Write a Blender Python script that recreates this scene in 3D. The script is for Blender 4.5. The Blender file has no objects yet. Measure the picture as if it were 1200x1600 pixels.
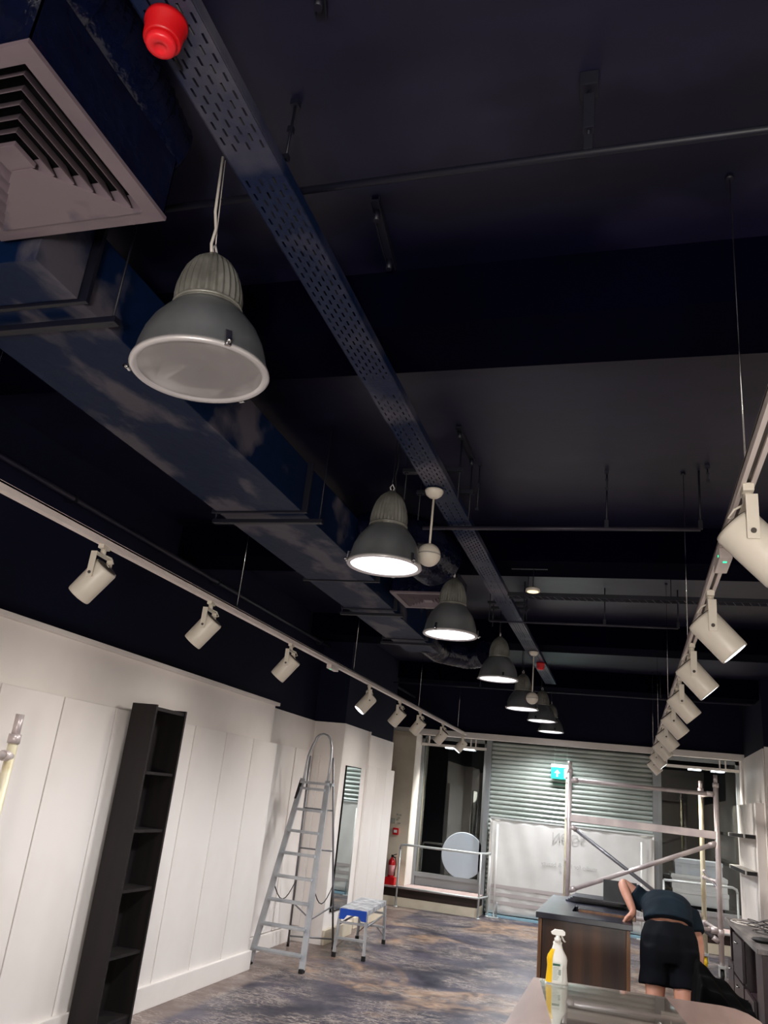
import bpy, bmesh, math, random
from mathutils import Vector, Matrix
random.seed(7)
C = bpy.context.scene.collection
sc = bpy.context.scene
PI = math.pi

# ------------------------------------------------------------------ camera
cam = bpy.data.cameras.new('camera'); co = bpy.data.objects.new('camera', cam); C.objects.link(co)
cam.sensor_fit = 'HORIZONTAL'; cam.sensor_width = 36.0; cam.lens = 1235.25 / 1200 * 36
r_, u_, d_ = Vector((.95536, .27725, .10208)), Vector((.00152, -.35012, .9367)), Vector((-.29544, .89474, .33491))
m = Matrix.Identity(4)
for i in range(3):
    m[i][0] = r_[i]; m[i][1] = u_[i]; m[i][2] = -d_[i]
m[2][3] = 1.55
co.matrix_world = m
cam.clip_start = 0.05
sc.camera = co
# ------------------------------------------------------------------ world, light, exposure
w = bpy.data.worlds.new('world'); sc.world = w; w.use_nodes = True
w.node_tree.nodes['Background'].inputs[0].default_value = (.30, .34, .42, 1)
w.node_tree.nodes['Background'].inputs[1].default_value = .05
sc.view_settings.view_transform = 'Standard'; sc.view_settings.look = 'None'
sc.view_settings.gamma = 1; sc.view_settings.use_curve_mapping = False
sc.view_settings.exposure = 0.0
PEND_W, SPOTL_W, SPOTR_W, LENS_E = 230, 18, 70, 5.0

# ------------------------------------------------------------------ helpers
def hexc(h):
    h = h.lstrip('#'); v = [int(h[i:i+2], 16) / 255 for i in (0, 2, 4)]
    return tuple([(x / 12.92 if x <= .04045 else ((x + .055) / 1.055) ** 2.4) for x in v] + [1])

def mat(name, col, rough=.5, metal=0, col2=None, scale=4, lo=.4, hi=.6, bump=0, bscale=40, emit=None, es=0, stretch=(1, 1, 1), spec=.5, coat=0, detail=4):
    m = bpy.data.materials.new(name); m.use_nodes = True
    nt = m.node_tree; b = nt.nodes['Principled BSDF']
    b.inputs['Base Color'].default_value = hexc(col); b.inputs['Roughness'].default_value = rough
    b.inputs['Metallic'].default_value = metal; b.inputs['Specular IOR Level'].default_value = spec
    b.inputs['Coat Weight'].default_value = coat
    tc = nt.nodes.new('ShaderNodeTexCoord'); mp = nt.nodes.new('ShaderNodeMapping'); mp.inputs['Scale'].default_value = stretch
    nt.links.new(tc.outputs['Object'], mp.inputs[0])
    if col2:
        n = nt.nodes.new('ShaderNodeTexNoise'); n.inputs['Scale'].default_value = scale; n.inputs['Detail'].default_value = detail
        nt.links.new(mp.outputs[0], n.inputs[0])
        r = nt.nodes.new('ShaderNodeValToRGB'); r.color_ramp.elements[0].position = lo; r.color_ramp.elements[1].position = hi
        r.color_ramp.elements[0].color = hexc(col); r.color_ramp.elements[1].color = hexc(col2)
        nt.links.new(n.outputs[0], r.inputs[0]); nt.links.new(r.outputs[0], b.inputs['Base Color'])
    if bump:
        n2 = nt.nodes.new('ShaderNodeTexNoise'); n2.inputs['Scale'].default_value = bscale; n2.inputs['Detail'].default_value = 3
        nt.links.new(mp.outputs[0], n2.inputs[0])
        bp = nt.nodes.new('ShaderNodeBump'); bp.inputs['Strength'].default_value = bump; bp.inputs['Distance'].default_value = .01
        nt.links.new(n2.outputs[0], bp.inputs['Height']); nt.links.new(bp.outputs[0], b.inputs['Normal'])
    if emit:
        b.inputs['Emission Color'].default_value = hexc(emit); b.inputs['Emission Strength'].default_value = es
    return m

M = {}
M['white'] = mat('white_paint', '#e9e2dc', .45, col2='#e0d9d3', scale=1.5, bump=.05)
M['panel'] = mat('white_panel_paint', '#e8e2dd', .4, col2='#dfd8d2', scale=1.2, bump=.04)
M['groove'] = mat('panel_groove', '#6f6a66', .7)
M['navy_wall'] = mat('navy_wall_paint', '#050822', .8, col2='#070a27', scale=.8, spec=.25)
M['navy'] = mat('navy_gloss', '#081430', .3, col2='#0d1c3a', scale=3, spec=.5)
M['darkmetal'] = mat('dark_painted_steel', '#0f101c', .5, col2='#0a0c1e', scale=6)
M['pipe'] = mat('primer_painted_pipe', '#35313c', .45, col2='#14152a', scale=1.3, lo=.35, hi=.6)
M['black'] = mat('black_void', '#050506', .8, spec=.2)
M['bookcase'] = mat('black_brown_veneer', '#191516', .5, col2='#201b1b', scale=2, stretch=(8, 8, .6), spec=.3)
M['track'] = mat('white_track_enamel', '#eadfd9', .35, col2='#e2d7d1', scale=3)
M['spot'] = mat('cream_spot_enamel', '#e4dccd', .38, col2='#ddd5c6', scale=6)
M['slot'] = mat('track_slot', '#4a433f', .5)
M['vent'] = mat('spot_rear_vent', '#4b443e', .6)
M['chrome'] = mat('chrome', '#c9c9c9', .15, 1)
M['steel'] = mat('scaffold_aluminium', '#cfc4c0', .36, .3, col2='#b3a6a8', scale=5, lo=.35, hi=.7, bump=.1, bscale=30)
M['alu'] = mat('ladder_aluminium', '#c6c8cb', .3, .5, col2='#a8abb0', scale=6, lo=.3, hi=.7)
M['alu_dk'] = mat('dark_aluminium_tube', '#808084', .35, .5)
M['rubber'] = mat('black_rubber', '#0e0e0f', .7)
M['lamp'] = mat('spun_aluminium', '#93979a', .34, .5, col2='#6c6f72', scale=5, lo=.3, hi=.7, stretch=(1, 1, .4))
M['rib'] = mat('cast_lamp_housing', '#97968f', .42, .4, col2='#77766f', scale=9)
M['rim'] = mat('lamp_rim', '#d6d2d2', .35, .35)
M['lens'] = mat('lit_lens', '#ffffff', .3, emit='#f2f6ff', es=LENS_E)
M['lens_off'] = mat('unlit_lens', '#f6fbea', .15, .0, col2='#e6ecd6', scale=3)
M['spotlens'] = mat('lit_spot_lens', '#ffffff', .3, emit='#eef6ff', es=6)
M['duct'] = mat('painted_duct', '#061a3a', .48, spec=.15, col2='#55525c', scale=2.2, lo=.52, hi=.60, stretch=(1.6, .8, 1), bump=.25, bscale=14, detail=7)
M['flex'] = mat('painted_foil_duct', '#040920', .22, .0, bump=.9, bscale=22, col2='#070e28', scale=8)
M['tray'] = mat('painted_cable_tray', '#0a1a3a', .42, .0, spec=.28, col2='#55535f', scale=1.3, lo=.5, hi=.62, bump=.15, bscale=60, detail=5)
M['diff'] = mat('grey_diffuser', '#77686f', .42, col2='#6b5e66', scale=3)
M['diffslot'] = mat('diffuser_blue_smear', '#77686f', .42, col2='#1d2342', scale=3.4, lo=.5, hi=.62)
M['red'] = mat('red_plastic', '#c80a14', .4)
M['redcap'] = mat('red_cap_lens', '#e8222c', .35)
M['ivory'] = mat('ivory_plastic', '#e3dacb', .4)
M['white_plastic'] = mat('white_plastic', '#eeeeea', .35)
M['green_led'] = mat('green_led', '#10c080', .4, emit='#20e0a0', es=2.0)
M['exit'] = mat('exit_green', '#05a08c', .4, emit='#08b8a0', es=.9)
M['exit_w'] = mat('exit_white', '#d0ffff', .4, emit='#b0fff8', es=1.0)
M['exit_top'] = mat('exit_housing', '#f0f0ee', .4)
M['gframe'] = mat('grey_window_frame', '#8c9092', .4, .3)
M['shutter'] = mat('galvanised_shutter', '#bcc4be', .3, .25, col2='#aeb6b0', scale=2)
M['banner'] = mat('white_banner_vinyl', '#dcdbd7', .5, col2='#d2d1cd', scale=2, bump=.2, bscale=5)
M['stripe'] = mat('banner_grey_stripe', '#b5adab', .55)
M['print'] = mat('banner_grey_print', '#b9b8b4', .6)
M['bluetape'] = mat('pale_blue_strip', '#8fb4c4', .5)
M['cream'] = mat('cream_skirting', '#ddd2bb', .5, col2='#d3c7b0', scale=4)
M['brown'] = mat('dark_brown_band', '#22130e', .5, col2='#2c1a13', scale=5)
M['platform'] = mat('platform_top', '#b09c98', .5, col2='#a08e8b', scale=5)
M['rail'] = mat('white_grey_rail', '#c3c8c7', .35, .3)
M['circle'] = mat('pale_blue_disc', '#b6c1ca', .55, col2='#b0bbc5', scale=2)
M['boxw'] = mat('white_carton', '#f2f3f4', .6, col2='#e6e8ec', scale=2)
M['boxb'] = mat('pale_blue_carton', '#dde4ee', .6, col2='#d2dae6', scale=2)
M['deskwood'] = mat('brown_wood_veneer', '#24130e', .38, col2='#4a2e1b', scale=2.0, lo=.38, hi=.72, stretch=(5, 5, .35), bump=.03)
M['deskedge'] = mat('light_wood_edge', '#7a5232', .4, col2='#5f3e25', scale=4, stretch=(6, 6, .4))
M['desktop'] = mat('worn_navy_desk_top', '#121320', .3, col2='#454a66', scale=3, lo=.5, hi=.75, stretch=(.8, 3, 1))
M['laptop'] = mat('charcoal_board', '#2a2d30', .35, col2='#3a3d40', scale=5)
M['tablewood'] = mat('pale_pink_wood', '#8f766c', .38, col2='#7d655c', scale=2.5, stretch=(3, .6, 1))
M['bottle_w'] = mat('white_bottle_plastic', '#f0ece4', .35)
M['bottle_y'] = mat('yellow_bottle_plastic', '#f0c008', .35, col2='#e8b406', scale=4)
M['label'] = mat('bottle_label', '#e2e4da', .5)
M['lgreen'] = mat('label_green', '#1e5a45', .5)
M['lgrey'] = mat('label_grey_print', '#9aa39b', .6)
M['sheet'] = mat('black_sheet', '#020203', .9, spec=.05)
M['tee'] = mat('dark_teal_tshirt', '#17242e', .85, col2='#131e28', scale=6, bump=.3, bscale=14, spec=.15)
M['shorts'] = mat('black_shorts', '#05070d', .85, col2='#080a12', scale=5, bump=.3, bscale=12, spec=.15)
M['skin'] = mat('skin', '#d39c86', .5, col2='#c88d76', scale=8)
M['hair'] = mat('dark_hair', '#1a120d', .6, bump=.6, bscale=120, stretch=(1, 1, .1))
M['shoe'] = mat('black_trainer', '#0c0c0e', .6)
M['rdesk'] = mat('dark_red_brown_desk', '#231a1e', .35, col2='#2d2024', scale=2, stretch=(4, 4, .5))
M['rdesktop'] = mat('grey_worn_worktop', '#5a5656', .3, col2='#8a8380', scale=6, lo=.45, hi=.7, stretch=(4, .5, 1))
M['yellow'] = mat('yellow_plastic', '#f2c80c', .4)
M['cable'] = mat('black_cable', '#18171a', .5)
M['cable_y'] = mat('orange_cable', '#d08a28', .5)
M['cable_w'] = mat('white_cable', '#cfc8c0', .5)
M['blue'] = mat('blue_plastic', '#0f4fc0', .4, col2='#0c46ae', scale=6)
M['step_top'] = mat('paint_spattered_deck', '#9fa2a8', .4, .5, col2='#d8dadc', scale=14, lo=.45, hi=.6)
M['yedge'] = mat('yellowed_pole', '#e0d8bc', .4, .2, col2='#c9b98e', scale=8, lo=.5, hi=.7)
M['shelfgrey'] = mat('grey_shelf_edge', '#a8a39c', .5)
M['brick_ext'] = mat('street_dark', '#0a0a0c', .8)
M['exthull'] = mat('extinguisher_red', '#c4121c', .3)
M['extlab'] = mat('extinguisher_label', '#cf8a8a', .5)
M['notice'] = mat('grey_sticker', '#a8a698', .6)

def ceiling_mat():
    m = bpy.data.materials.new('patchy_navy_primer'); m.use_nodes = True; nt = m.node_tree; b = nt.nodes['Principled BSDF']
    tc = nt.nodes.new('ShaderNodeTexCoord')
    def noise(s, st, det=5):
        mp = nt.nodes.new('ShaderNodeMapping'); mp.inputs['Scale'].default_value = st; nt.links.new(tc.outputs['Object'], mp.inputs[0])
        n = nt.nodes.new('ShaderNodeTexNoise'); n.inputs['Scale'].default_value = s; n.inputs['Detail'].default_value = det
        nt.links.new(mp.outputs[0], n.inputs[0]); return n
    n1 = noise(1.25, (1, 1, 1)); n2 = noise(2.2, (1, 3, 1), 7)
    r1 = nt.nodes.new('ShaderNodeValToRGB'); e = r1.color_ramp.elements; e[0].position = .43; e[1].position = .51
    e[0].color = hexc('#03051f'); e[1].color = hexc('#18172e')
    nt.links.new(n1.outputs[0], r1.inputs[0])
    r2 = nt.nodes.new('ShaderNodeValToRGB'); e = r2.color_ramp.elements; e[0].position = .3; e[1].position = .8
    e[0].color = (.6, .6, .7, 1); e[1].color = (1.3, 1.28, 1.3, 1); nt.links.new(n2.outputs[0], r2.inputs[0])
    mx = nt.nodes.new('ShaderNodeMixRGB'); mx.blend_type = 'MULTIPLY'; mx.inputs[0].default_value = 1
    nt.links.new(r1.outputs[0], mx.inputs[1]); nt.links.new(r2.outputs[0], mx.inputs[2]); nt.links.new(mx.outputs[0], b.inputs['Base Color'])
    b.inputs['Roughness'].default_value = .42
    n3 = noise(5, (1, 1, 1), 3); bp = nt.nodes.new('ShaderNodeBump'); bp.inputs['Strength'].default_value = .15; bp.inputs['Distance'].default_value = .01
    nt.links.new(n3.outputs[0], bp.inputs['Height']); nt.links.new(bp.outputs[0], b.inputs['Normal'])
    return m
M['ceil'] = ceiling_mat()
M['beam'] = mat('navy_beam', '#02020f', .95, col2='#030314', scale=2, spec=.02)
M['strip'] = mat('grey_ceiling_strip', '#262438', .5, col2='#1e1d30', scale=1.2)

def floor_mat():
    m = bpy.data.materials.new('scuffed_floor'); m.use_nodes = True; nt = m.node_tree; b = nt.nodes['Principled BSDF']; L = nt.links
    tc = nt.nodes.new('ShaderNodeTexCoord')
    def noise(s, st=(1, 1, 1), det=5, rot=0, dist=0):
        mp = nt.nodes.new('ShaderNodeMapping'); mp.inputs['Scale'].default_value = st; mp.inputs['Rotation'].default_value = (0, 0, rot)
        L.new(tc.outputs['Object'], mp.inputs[0])
        n = nt.nodes.new('ShaderNodeTexNoise'); n.inputs['Scale'].default_value = s; n.inputs['Detail'].default_value = det; n.inputs['Distortion'].default_value = dist
        L.new(mp.outputs[0], n.inputs[0]); return n
    def ramp(n, a, b2, c1, c2):
        r = nt.nodes.new('ShaderNodeValToRGB'); e = r.color_ramp.elements; e[0].position = a; e[1].position = b2; e[0].color = c1; e[1].color = c2
        L.new(n.outputs[0], r.inputs[0]); return r
    def mixc(f, a, b2):
        x = nt.nodes.new('ShaderNodeMixRGB'); L.new(f, x.inputs[0]); L.new(a, x.inputs[1])
        if isinstance(b2, tuple): x.inputs[2].default_value = b2
        else: L.new(b2, x.inputs[2])
        return x
    K = (0, 0, 0, 1); W = (1, 1, 1, 1)
    base = ramp(noise(1.5, det=8, dist=.5), .40, .62, hexc('#1f1c2c'), hexc('#46404e'))
    warm = ramp(noise(.8, det=7, dist=.8), .535, .61, K, W)
    warmc = ramp(noise(7, det=7, dist=1), .38, .62, hexc('#51423d'), hexc('#9a7c64'))
    a = mixc(warm.outputs[0], base.outputs[0], warmc.outputs[0])
    # bare brown lane along the left wall
    sp = nt.nodes.new('ShaderNodeSeparateXYZ'); L.new(tc.outputs['Object'], sp.inputs[0])
    mr = nt.nodes.new('ShaderNodeMapRange'); mr.inputs[1].default_value = -2.93; mr.inputs[2].default_value = -2.99; L.new(sp.outputs[0], mr.inputs[0])
    a = mixc(mr.outputs[0], a.outputs[0], hexc('#6b5a54'))
    # thin curly scuffs: ridges of distorted noise, thinned by a mask
    out = a.outputs[0]
    mask = ramp(noise(2.0, det=4), .42, .58, K, (.9, .9, .9, 1))
    for rot, s, st in ((.5, 2.6, (1, 3, 1)), (-.8, 3.4, (1, 2.5, 1)), (1.9, 5, (1, 2, 1)), (.1, 7, (1, 3, 1))):
        n = noise(s, st, 3, rot, 1.2)
        m1 = nt.nodes.new('ShaderNodeMath'); m1.operation = 'SUBTRACT'; L.new(n.outputs[0], m1.inputs[0]); m1.inputs[1].default_value = .5
        m2 = nt.nodes.new('ShaderNodeMath'); m2.operation = 'ABSOLUTE'; L.new(m1.outputs[0], m2.inputs[0])
        sc_ = ramp(m2, .004, .018, W, K)
        m3 = nt.nodes.new('ShaderNodeMath'); m3.operation = 'MULTIPLY'; L.new(sc_.outputs[0], m3.inputs[0]); L.new(mask.outputs[0], m3.inputs[1])
        x = mixc(m3.outputs[0], out, hexc('#a09288')); out = x.outputs[0]
    L.new(out, b.inputs['Base Color'])
    rr = ramp(noise(5), .3, .7, (.3, .3, .3, 1), (.55, .55, .55, 1)); L.new(rr.outputs[0], b.inputs['Roughness'])
    bp = nt.nodes.new('ShaderNodeBump'); bp.inputs['Strength'].default_value = .12; bp.inputs['Distance'].default_value = .01
    L.new(noise(30).outputs[0], bp.inputs['Height']); L.new(bp.outputs[0], b.inputs['Normal'])
    return m
M['floor'] = floor_mat()

def glass_mat(name, tint, refl, rough=.01, bl=.22):
    m = bpy.data.materials.new(name); m.use_nodes = True; nt = m.node_tree; nt.nodes.clear()
    o = nt.nodes.new('ShaderNodeOutputMaterial'); mx = nt.nodes.new('ShaderNodeMixShader'); t = nt.nodes.new('ShaderNodeBsdfTransparent')
    g = nt.nodes.new('ShaderNodeBsdfGlossy'); g.inputs['Roughness'].default_value = rough; g.inputs['Color'].default_value = (.95, 1, .97, 1)
    t.inputs['Color'].default_value = tint
    lw = nt.nodes.new('ShaderNodeLayerWeight'); lw.inputs[0].default_value = bl
    mr = nt.nodes.new('ShaderNodeMapRange'); mr.inputs[3].default_value = refl; mr.inputs[4].default_value = 1
    nt.links.new(lw.outputs[1], mr.inputs[0]); nt.links.new(mr.outputs[0], mx.inputs[0]); nt.links.new(t.outputs[0], mx.inputs[1]); nt.links.new(g.outputs[0], mx.inputs[2])
    nt.links.new(mx.outputs[0], o.inputs[0]); return m
M['pane'] = glass_mat('window_glass', (.98, .99, .985, 1), .05)
M['tglass'] = glass_mat('table_glass', (.95, .97, .97, 1), .09, .015, .12)
M['mirror'] = mat('mirror_glass', '#b9bfbd', .02, 1)

class B:
    """collects shapes; build() links them as one mesh object"""
    def __init__(s): s.bm = bmesh.new()
    def box(s, x0, x1, y0, y1, z0, z1, bev=0, rot=None):
        t = bmesh.new()
        bmesh.ops.create_cube(t, size=1)
        for v in t.verts: v.co = Vector(((x0 + x1) / 2 + v.co.x * (x1 - x0), (y0 + y1) / 2 + v.co.y * (y1 - y0), (z0 + z1) / 2 + v.co.z * (z1 - z0)))
        if bev: bmesh.ops.bevel(t, geom=t.edges[:], offset=bev, segments=2, affect='EDGES', profile=.7)
        if rot: bmesh.ops.transform(t, matrix=rot, verts=t.verts)
        s._merge(t); return s
    def _merge(s, t):
        me = bpy.data.meshes.new('tmp'); t.to_mesh(me); t.free(); s.bm.from_mesh(me); bpy.data.meshes.remove(me)
    def bar(s, a, b, wx, wy, up=(0, 0, 1), bev=0):
        a = Vector(a); b = Vector(b); z = (b - a).normalized(); u = Vector(up)
        x = u.cross(z)
        if x.length < 1e-4: x = Vector((1, 0, 0)).cross(z)
        x.normalize(); y = z.cross(x); L = (b - a).length
        R = Matrix(((x.x, y.x, z.x, a.x), (x.y, y.y, z.y, a.y), (x.z, y.z, z.z, a.z), (0, 0, 0, 1)))
        return s.box(-wx / 2, wx / 2, -wy / 2, wy / 2, 0, L, bev, R)
    def tube(s, pts, r, n=10, r2=None, smooth=False):
        P = [Vector(p) for p in pts]; rings = []; prev = None
        for i, p in enumerate(P):
            d = (P[min(i + 1, len(P) - 1)] - P[max(i - 1, 0)]).normalized()
            if prev is None:
                x = d.cross(Vector((0, 0, 1)))
                if x.length < .01: x = d.cross(Vector((1, 0, 0)))
            else: x = prev - d * prev.dot(d)
            x.normalize(); prev = x; y = d.cross(x)
            rr = r if r2 is None else r + (r2 - r) * i / (len(P) - 1)
            rings.append([s.bm.verts.new(p + (x * math.cos(2 * PI * k / n) + y * math.sin(2 * PI * k / n)) * rr) for k in range(n)])
        for a, b in zip(rings, rings[1:]):
            for k in range(n):
                f = s.bm.faces.new((a[k], a[(k + 1) % n], b[(k + 1) % n], b[k])); f.smooth = True
        s.bm.faces.new(rings[0][::-1]); s.bm.faces.new(rings[-1]); return s
    def lathe(s, prof, n=40, mod=None, M_=None, smooth=True):
        rings = []
        for (r, z) in prof:
            ring = []
            for k in range(n):
                q = r * (mod(k, z) if mod else 1); v = Vector((q * math.cos(2 * PI * k / n), q * math.sin(2 * PI * k / n), z))
                ring.append(s.bm.verts.new(M_ @ v if M_ else v))
            rings.append(ring)
        for a, b in zip(rings, rings[1:]):
            for k in range(n):
                f = s.bm.faces.new((a[k], a[(k + 1) % n], b[(k + 1) % n], b[k])); f.smooth = smooth
        s.bm.faces.new(rings[0][::-1]); s.bm.faces.new(rings[-1]); return s
    def prism(s, poly, z0, z1, M_=None):
        f = lambda x, y, z: (M_ @ Vector((x, y, z))) if M_ else Vector((x, y, z))
        a = [s.bm.verts.new(f(x, y, z0)) for x, y in poly]; b = [s.bm.verts.new(f(x, y, z1)) for x, y in poly]; n = len(poly)
        s.bm.faces.new(a[::-1]); s.bm.faces.new(b)
        for k in range(n): s.bm.faces.new((a[k], a[(k + 1) % n], b[(k + 1) % n], b[k]))
        return s
    def build(s, name, mt, parent=None, loc=None, kind=None, label=None):
        bmesh.ops.recalc_face_normals(s.bm, faces=s.bm.faces[:])
        me = bpy.data.meshes.new(name); s.bm.to_mesh(me); s.bm.free(); me.materials.append(mt)
        o = bpy.data.objects.new(name, me); C.objects.link(o)
        if parent: o.parent = parent
        if loc: o.location = loc
        if kind: o['kind'] = kind
        if label: o['label'] = label
        return o

def share(o, parent, loc, name=None):
    c = o.copy(); C.objects.link(c); c.parent = parent; c.location = loc; return c
def thing(name, label, cat, loc=(0, 0, 0), rz=0, group=None):
    o = bpy.data.objects.new(name, None); C.objects.link(o); o.location = loc; o.rotation_euler = (0, 0, rz)
    o.empty_display_size = .05
    o['label'] = label; o['category'] = cat
    if group: o['group'] = group
    return o
def tag(o, label, cat, group=None, kind=None):
    o['label'] = label; o['category'] = cat
    if group: o['group'] = group
    if kind: o['kind'] = kind
    return o
def copy_tree(o, parent=None):
    c = o.copy(); C.objects.link(c)
    if parent: c.parent = parent
    for ch in list(o.children): copy_tree(ch, c)
    return c
def lamp(name, kind, loc, energy, color, parent=None, **kw):
    l = bpy.data.lights.new(name, kind); l.energy = energy; l.color = color
    for k, v in kw.items(): setattr(l, k, v)
    o = bpy.data.objects.new(name, l); C.objects.link(o); o.location = loc
    if parent: o.parent = parent
    return o
def S(o): o['kind'] = 'structure'; return o

ZC = 3.45; YF = 13.4; YB = -3.0; XL = -3.5; XR = 2.4
# ------------------------------------------------------------------ setting
S(B().box(-4.2, 2.9, YB - .2, 14.4, -.12, 0).build('floor', M['floor']))
cl = S(B().box(-4.2, 2.9, YB - .2, 14.4, ZC, ZC + .15).build('ceiling', M['ceil']))
for y0, y1 in ((-.7, -.3), (2.42, 2.76), (5.4, 5.8), (8.4, 8.8), (11.4, 11.8)):
    B().box(-4.0, 2.7, y0, y1, 3.2, ZC).build('beam', M['beam'], cl)
    B().box(-4.0, 2.7, y1 + .002, y1 + .17, ZC - .02, ZC - .001).build('ceiling_strip', M['strip'], cl)

wl = S(B().box(-4.2, XL, YB, 8.87, 0, ZC).box(-4.2, -3.12, 8.87, 9.77, 0, ZC).box(-4.2, -3.27, 9.77, 11.45, 0, ZC).box(-4.2, -3.78, 11.45, 14.3, 0, ZC).build('wall_left', M['navy_wall']))
# white lower lining, with a ledge on top
B().box(XL + .002, -3.23, YB, 7.13, 0, 2.24).build('lining', M['white'], wl)
B().box(XL + .002, -3.19, YB, 7.15, 2.24, 2.27, .004).build('ledge', M['white'], wl)
B().box(XL + .002, XL + .03, 7.16, 8.84, 0, 2.27).build('lining', M['white'], wl)
B().box(XL + .03, -3.10, 8.84, 8.868, 0, 2.27).build('lining', M['white'], wl)
B().box(-3.118, -3.10, 8.87, 9.77, 0, 2.27).build('lining', M['white'], wl)
B().box(-3.268, -3.25, 9.79, 11.45, 0, 2.27).build('lining', M['white'], wl)
B().box(-3.27, -3.08, 9.772, 9.79, 0, 2.27).build('lining', M['white'], wl)
pitch = .5275
p0 = B().box(0, .036, .005, pitch - .005, .15, 1.9, .003).build('wall_panel', M['panel'], wl, loc=(-3.228, 7.22 - pitch, 0))
for k in range(2, 20): share(p0, wl, (-3.228, 7.22 - pitch * k, 0))
B().box(-3.229, -3.222, -2.9, 7.2, .15, 1.88).build('groove_backing', M['groove'], wl)
for y in (7.25, 7.78, 8.31): B().box(XL + .032, XL + .055, y + .003, y + .5, .15, 1.93, .003).build('wall_panel', M['panel'], wl)
B().box(XL + .056, -3.36, 8.815, 8.838, .15, 1.9, .003).build('wall_panel', M['panel'], wl)
for k in range(3): B().box(-3.248, -3.195, 10.17 + k * .425, 10.592 + k * .425, .12, 1.88, .003).build('wall_panel', M['panel'], wl)
S(B().box(-3.226, -3.165, YB, 7.245, 0, .15, .006).build('baseboard_left', M['white']))
S(B().box(XL + .031, XL + .075, 7.26, 8.80, 0, .14, .006).build('baseboard_left', M['white']))
S(B().box(-3.098, -3.07, 8.85, 9.78, 0, .14, .006).box(-3.23, -3.17, 10.15, 11.46, 0, .12, .004).build('baseboard_left', M['cream']))
# pillar left of the shop window
pl = S(B().box(-3.77, -3.36, 12.98, 14.0, .272, 2.56).build('wall_front_pillar', M['cream'])); pl.name = 'wall_front_left'
B().box(-3.36, -3.30, 12.96, 13.42, .272, 2.55, .004).build('reveal', M['white'], pl)
B().box(-3.77, -3.3, 12.94, 12.975, .272, 2.5).build('pillar_board', M['cream'], pl)
# wall above the shopfront
S(B().box(-4.0, 2.7, 13.25, 13.6, 2.64, ZC).build('wall_front', M['navy_wall']))
tr = S(B().box(-3.8, 1.66, 13.12, 13.3, 2.55, 2.64, .006).build('trim_1', M['white']))
B().box(1.57, 1.66, 13.12, 13.4, 0.27, 2.55, .006).build('jamb', M['white'], tr)
# right wall with a nearer pier
wr = S(B().box(XR, XR + .3, YB, 11.25, 0, ZC).box(1.62, XR + .3, 11.25, 14.3, 0, ZC).build('wall_right', M['navy_wall']))
B().box(1.60, 1.618, 11.25, 13.25, 0, 2.58).build('lining', M['white'], wr)
B().box(1.62, XR, 11.23, 11.248, 0, 2.6).build('lining', M['white'], wr)
B().box(XR - .02, XR - .002, YB, 11.22, 0, 2.3).build('lining', M['white'], wr)
for k in range(4): B().box(1.5, 1.598, 13.2 - .46 * (k + 1), 13.2 - .46 * k - .005, 0.1, 1.93, .004).build('wall_panel', M['panel'], wr)
S(B().box(-4.2, 2.9, YB - .3, YB, 0, ZC).build('wall_back', M['white']))
S(B().box(-4.6, 3.1, 15.6, 15.7, -.1, 4).build('wall_street', M['brick_ext']))

# windows
def window(n, x0, x1):
    f = B()
    f.box(x0, x0 + .05, 13.36, 13.44, .27, 2.55).box(x1 - .05, x1, 13.36, 13.44, .27, 2.55).box(x0, x1, 13.36, 13.44, 2.5, 2.55).box(x0 + .05, x1 - .05, 13.355, 13.44, .40, .46)
    wn = S(f.build('window_%d' % n, M['gframe']))
    B().box(x0 + .05, x1 - .05, 13.40, 13.406, .46, 2.5).build('pane', M['pane'], wn)
    B().box(x0 + .05, x1 - .05, 13.39, 13.41, .27, .40).build('kick_panel', M['gframe'], wn)
    B().box(x0 + .0, x1 - .0, 13.30, 13.345, 2.39, 2.43, .004).build('transom_bar', M['white'], wn)
    for x in (x0 + .12, x1 - .28, x1 - .2): B().box(x, x + .02, 13.31, 13.33, 2.43, 2.545).build('transom_hanger', M['white'], wn)
    for x in ((x0 + x1) / 2 - .05, x1 - .3):
        B().box(x - .09, x + .09, 13.30, 13.34, 2.372, 2.388, .004).build('window_lamp', M['spotlens'], wn)
        lamp('window_lamp_light', 'SPOT', (x, 13.32, 2.36), 130, (1, .97, .9), wn, spot_size=math.radians(120), spot_blend=1, shadow_soft_size=.05).rotation_euler = (math.radians(12), 0, 0)
window(1, -3.3, -2.2); window(2, .42, 1.57)
B().box(1.30, 1.31, 14.0, 14.7, 0, 2).build('x', M['black']).name = 'street_bollard_dummy'
bpy.data.objects.remove(bpy.data.objects['street_bollard_dummy'])
# roller shutter
sh = S(B().box(-2.2, -2.12, 13.26, 13.5, 0, 2.55, .004).box(.34, .42, 13.26, 13.5, 0, 2.55, .004).build('door_1', M['gframe']))
prof = [(13.36, 0), (13.335, .012), (13.325, .03), (13.335, .048), (13.36, .062), (13.368, .066), (13.38, .066), (13.38, 0)]
sb = B(); Mx = Matrix(((0, 0, 1, 0), (1, 0, 0, 0), (0, 1, 0, 0), (0, 0, 0, 1)))
sb.prism([(y, z) for y, z in prof], -2.118, .338, Mx)
s0 = sb.build('slat', M['shutter'], sh, loc=(0, 0, 0.03))
for k in range(1, 37): share(s0, sh, (0, 0, .03 + k * .068))
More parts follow.
